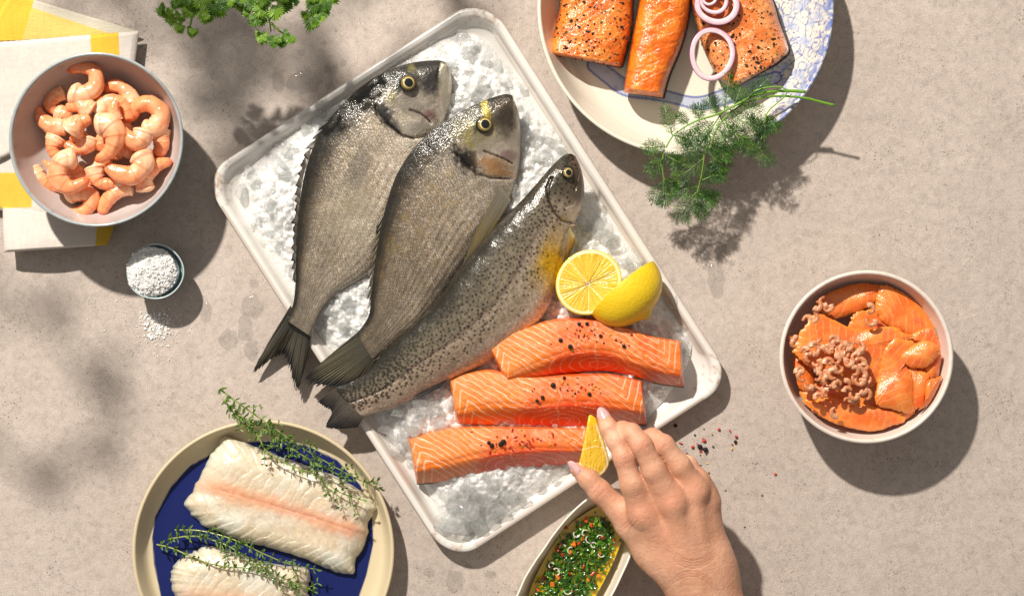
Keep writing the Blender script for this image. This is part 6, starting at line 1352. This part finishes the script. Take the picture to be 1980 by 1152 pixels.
def cap(a, b):
    (p, r0), (q, r1) = a, b; d = (q - p).astype(np.float32); L = float(d @ d)
    t = np.clip(((X - p[0]) * d[0] + (Y - p[1]) * d[1] + (Zz - p[2]) * d[2]) / L, 0, 1)
    return (np.sqrt((X - p[0] - t * d[0]) ** 2 + (Y - p[1] - t * d[1]) ** 2 + (Zz - p[2] - t * d[2]) ** 2) - (r0 + (r1 - r0) * t)).astype(np.float32)
def smin(a, b, k): h_ = np.maximum(k - np.abs(a - b), 0) / k; return np.minimum(a, b) - h_ * h_ * k * .25
def chain(L, k=.004):
    d = cap(L[0], L[1])
    for a, b in zip(L[1:-1], L[2:]): d = smin(d, cap(a, b), k)
    return d
palm = cap(*PALM[0])
for a, b in PALM[1:]: palm = smin(palm, cap(a, b), .012)
for a, b in ARM: palm = smin(palm, cap(a, b), .014)
hand = None
for L_, kk in ((IDX, .007), (MID, .007), (RNG, .007), (PNK, .008), (THB, .014)):
    f = smin(palm, chain(L_), kk); hand = f if hand is None else np.minimum(hand, f)
# web between thumb and palm, knuckle heads, tendons
for (a_, b_) in (((1238, 952, .088), (1272, 930, .092)), ((1252, 968, .086), (1290, 950, .089)), ((1306, 948, .089), (1334, 932, .085)), ((1340, 938, .082), (1360, 946, .076))): hand = smin(hand, cap(J(*a_, .0075), J(*b_, .0075)), .010)
hand = smin(hand, cap(J(1222, 1010, .072, .009), J(1246, 1000, .080, .010)), .014)
for (x, y, z, r_) in ((1240, 990, .0925, .0074), (1300, 968, .0972, .0078), (1343, 945, .0915, .0072), (1366, 962, .080, .0065)):
    hand = smin(hand, cap(J(x, y, z, r_), J(x + 3, y + 5, z - .001, r_)), .008)
for a, b in (((1246, 1000, .0955), (1304, 1070, .0885)), ((1302, 982, .1005), (1330, 1072, .0915)), ((1345, 962, .0945), (1354, 1070, .0905))):
    hand = smin(hand, cap(J(*a, .0035), J(*b, .0028)), .010)
V, Q = surface_net(hand + np.float32(.00055), (x0, y0, gz[0]), hh)
# colour and fine relief from position
def unPa(V): k = (H - V[:, 2]) / H; return V[:, 0] / k * S + 990, 576 - V[:, 1] / k * S
px, py = unPa(V)
k = ch(c('cf9a7c'), px); k = mixc(k, ch(c('dcaa8c'), px), sst(.35, .7, fbm(px / 40, py / 40, 3))); k = mixc(k, ch(c('c08566'), px), sst(.45, .75, fbm(px / 22, py / 22, 5)) * .35)
for (x, y, R, s_) in ((1238, 990, 26, .42), (1300, 966, 22, .4), (1342, 944, 20, .3), (1207, 888, 15, .4), (1244, 860, 15, .4), (1284, 858, 12, .35), (1178, 828, 9, .3), (1166, 800, 9, .35), (1158, 948, 16, .35), (1116, 908, 12, .4), (1290, 1040, 28, .25)):
    k = mixc(k, ch(c('c67a60'), px), np.exp(-((px - x) ** 2 + (py - y) ** 2) / R ** 2) * s_)
k = mixc(k, ch(c('a87a66'), px), np.exp(-((px - 1338 - (py - 1000) * .18) / 9) ** 2) * sst(980, 1010, py) * sst(1090, 1060, py) * .35)
disp = np.zeros(len(V))
def wr(x, y, ax, n, sp, wd, L):
    """short creases across a joint; ax = finger heading"""
    global k, disp
    a = math.radians(ax); u = (px - x) * math.cos(a) + (py - y) * math.sin(a); v = -(px - x) * math.sin(a) + (py - y) * math.cos(a)
    for i in range(n):
        o_ = (i - (n - 1) / 2) * sp; bow = .012 * v * v * (1 if o_ > 0 else -1); g_ = np.exp(-((u - o_ - bow + 1.2 * (vn(v / 5 + i * 7, v * 0, 3) - .5)) / wd) ** 2) * np.exp(-(v / L) ** 2) * (V[:, 2] > .07)
        k = mixc(k, ch(c('9a5e48'), px), g_ * .5); disp -= g_ * .0005
wr(1207, 888, 65, 5, 4.0, 1.0, 13); wr(1244, 860, 60, 4, 4.0, 1.0, 12); wr(1284, 858, 55, 3, 4.0, 1.0, 10); wr(1179, 830, 60, 3, 3.0, .8, 10); wr(1159, 949, 45, 4, 4.0, 1.0, 14)
wr(1338, 1098, 92, 7, 5.2, 1.0, 60); wr(1218, 1012, 40, 3, 6, 1.0, 22)
k = k * (1 + .10 * (vn(px / 1.8, py / 1.8, 9) - .5) + .06 * (vn(px / 5, py / 5, 10) - .5))[:, None]
V[:, 2] += disp + .00025 * (fbm(px / 4, py / 4, 12) - .5)
M_skin_h = mat('hand_skin', rough=.44, attr=True, spec=.45, sss=.12, sssr=(.005, .002, .0012), bump=[('v', 1100, .4, .0006), ('n', 300, .45, .0009), ('n', 60, .3, .002)])
person = mk('person', V, Q, M_skin_h, col=k); tag(person, "woman's bare right hand and wrist holding a lemon wedge over the raw salmon", 'person')
M_nail = mat('pink_nail', base=c('d9a9a8'), rough=.14, coat=1., coatr=.04, sss=.2, sssr=(.004, .002, .002))
def nail(cen, d, up, L, W):
    d = np.array(d, float); d /= np.linalg.norm(d); up = np.array(up, float); up -= d * (up @ d); up /= np.linalg.norm(up); s = np.cross(d, up)
    u = np.linspace(0, 1, 22); v = np.linspace(-1, 1, 15); V = []
    for lay in (0, -.0005):
        for a in u:
            wd = W / 2 * (1 - .12 * a) * math.sqrt(max(0.02, 1 - max(0, (a - .62) / .39) ** 2)) * math.sqrt(max(.05, min(1, a / .12)))
            for b_ in v: V.append(cen + d * L * (a - .4) + s * wd * b_ + up * (-.55 * wd * b_ * b_ + .0004 - .10 * L * a * a + lay))
    n, m = 22, 15; F = rings(n, m, False); F2 = F[:, ::-1] + n * m
    return mk('fingernail', np.array(V), np.concatenate([F, F2]), M_nail, person)
nail(P(1169, 806, .0894), P(1161, 790, .0840) - P(1177, 821, .0893), (.12, -.08, 1), .0165, .0100)
nail(P(1110, 908, .0795) + np.array([-.0006, -.0003, -.0018]), P(1100, 899, .0725) - P(1124, 926, .0755), (-.75, -.35, .75), .0135, .0095)

# lemon wedge between thumb and finger
WP = [(1139, 803), (1147, 804), (1154, 812), (1161, 832), (1169, 856), (1176, 880), (1177, 896), (1171, 910), (1160, 919), (1147, 921), (1132, 914), (1120, 899), (1124, 878), (1130, 850), (1135, 822)]
OUT = [(1154, 808), (1161, 832), (1169, 856), (1177, 880), (1179, 896), (1172, 912), (1160, 921), (1146, 923), (1130, 915), (1119, 900)]
wedge = thing('lemon_wedge', 'slim lemon wedge held between thumb and finger over the salmon', 'lemon', PV(1148, 862, .07))
def wcol(r_, px_, py_, z_, top):
    d = pdist(px_, py_, OUT); k = mixc(ch(c('e6c23e'), r_), ch(c('dab028'), r_), fbm(px_ / 12, py_ / 12, 3))
    ray = vn((px_ - 1125) * .9 + (py_ - 860) * .35, (py_ - 860) * .08, 5); k = mixc(k, ch(c('f2cf58'), r_), sst(.55, .9, ray) * .4)
    k = mixc(k, ch(c('f4e2a4'), r_), sst(1.6, .5, pdist(px_, py_, [(1124, 870), (1150, 862), (1170, 866)])) * .8); k = mixc(k, ch(c('f4e2a4'), r_), sst(1.3, .4, pdist(px_, py_, [(1128, 895), (1148, 905), (1160, 912)])) * .4)
    k = mixc(k, ch(c('c98f14'), r_), sst(.45, .75, vn((px_ - 1120) / 3.2, (py_ - 860) / 16, 9)) * .35); k = mixc(k, ch(c('f3e6b8'), r_), sst(7.5, 5.5, d)); k = mixc(k, ch(c('e4b81a'), r_), sst(3.4, 2.2, d)); k = mixc(k, ch(c('e8bd1c'), r_), sst(826, 815, py_))
    return mixc(ch(c('e4b81a'), r_), k, np.where(top, 1., 0.))
V, F, K, st = blob(WP, 40, 220, lambda r_, px_, py_: .0765 - .0015 * r_ ** 6 + .0008 * (fbm(px_ / 3, py_ / 9, 8) - .5) + .003 * (1139 - px_) / 40, lambda r_, px_, py_: .0765 - .014 * (1 - r_ ** 2) ** .5 - .002, wcol)
mk('pulp', V, F, M_pulp, wedge, col=K)
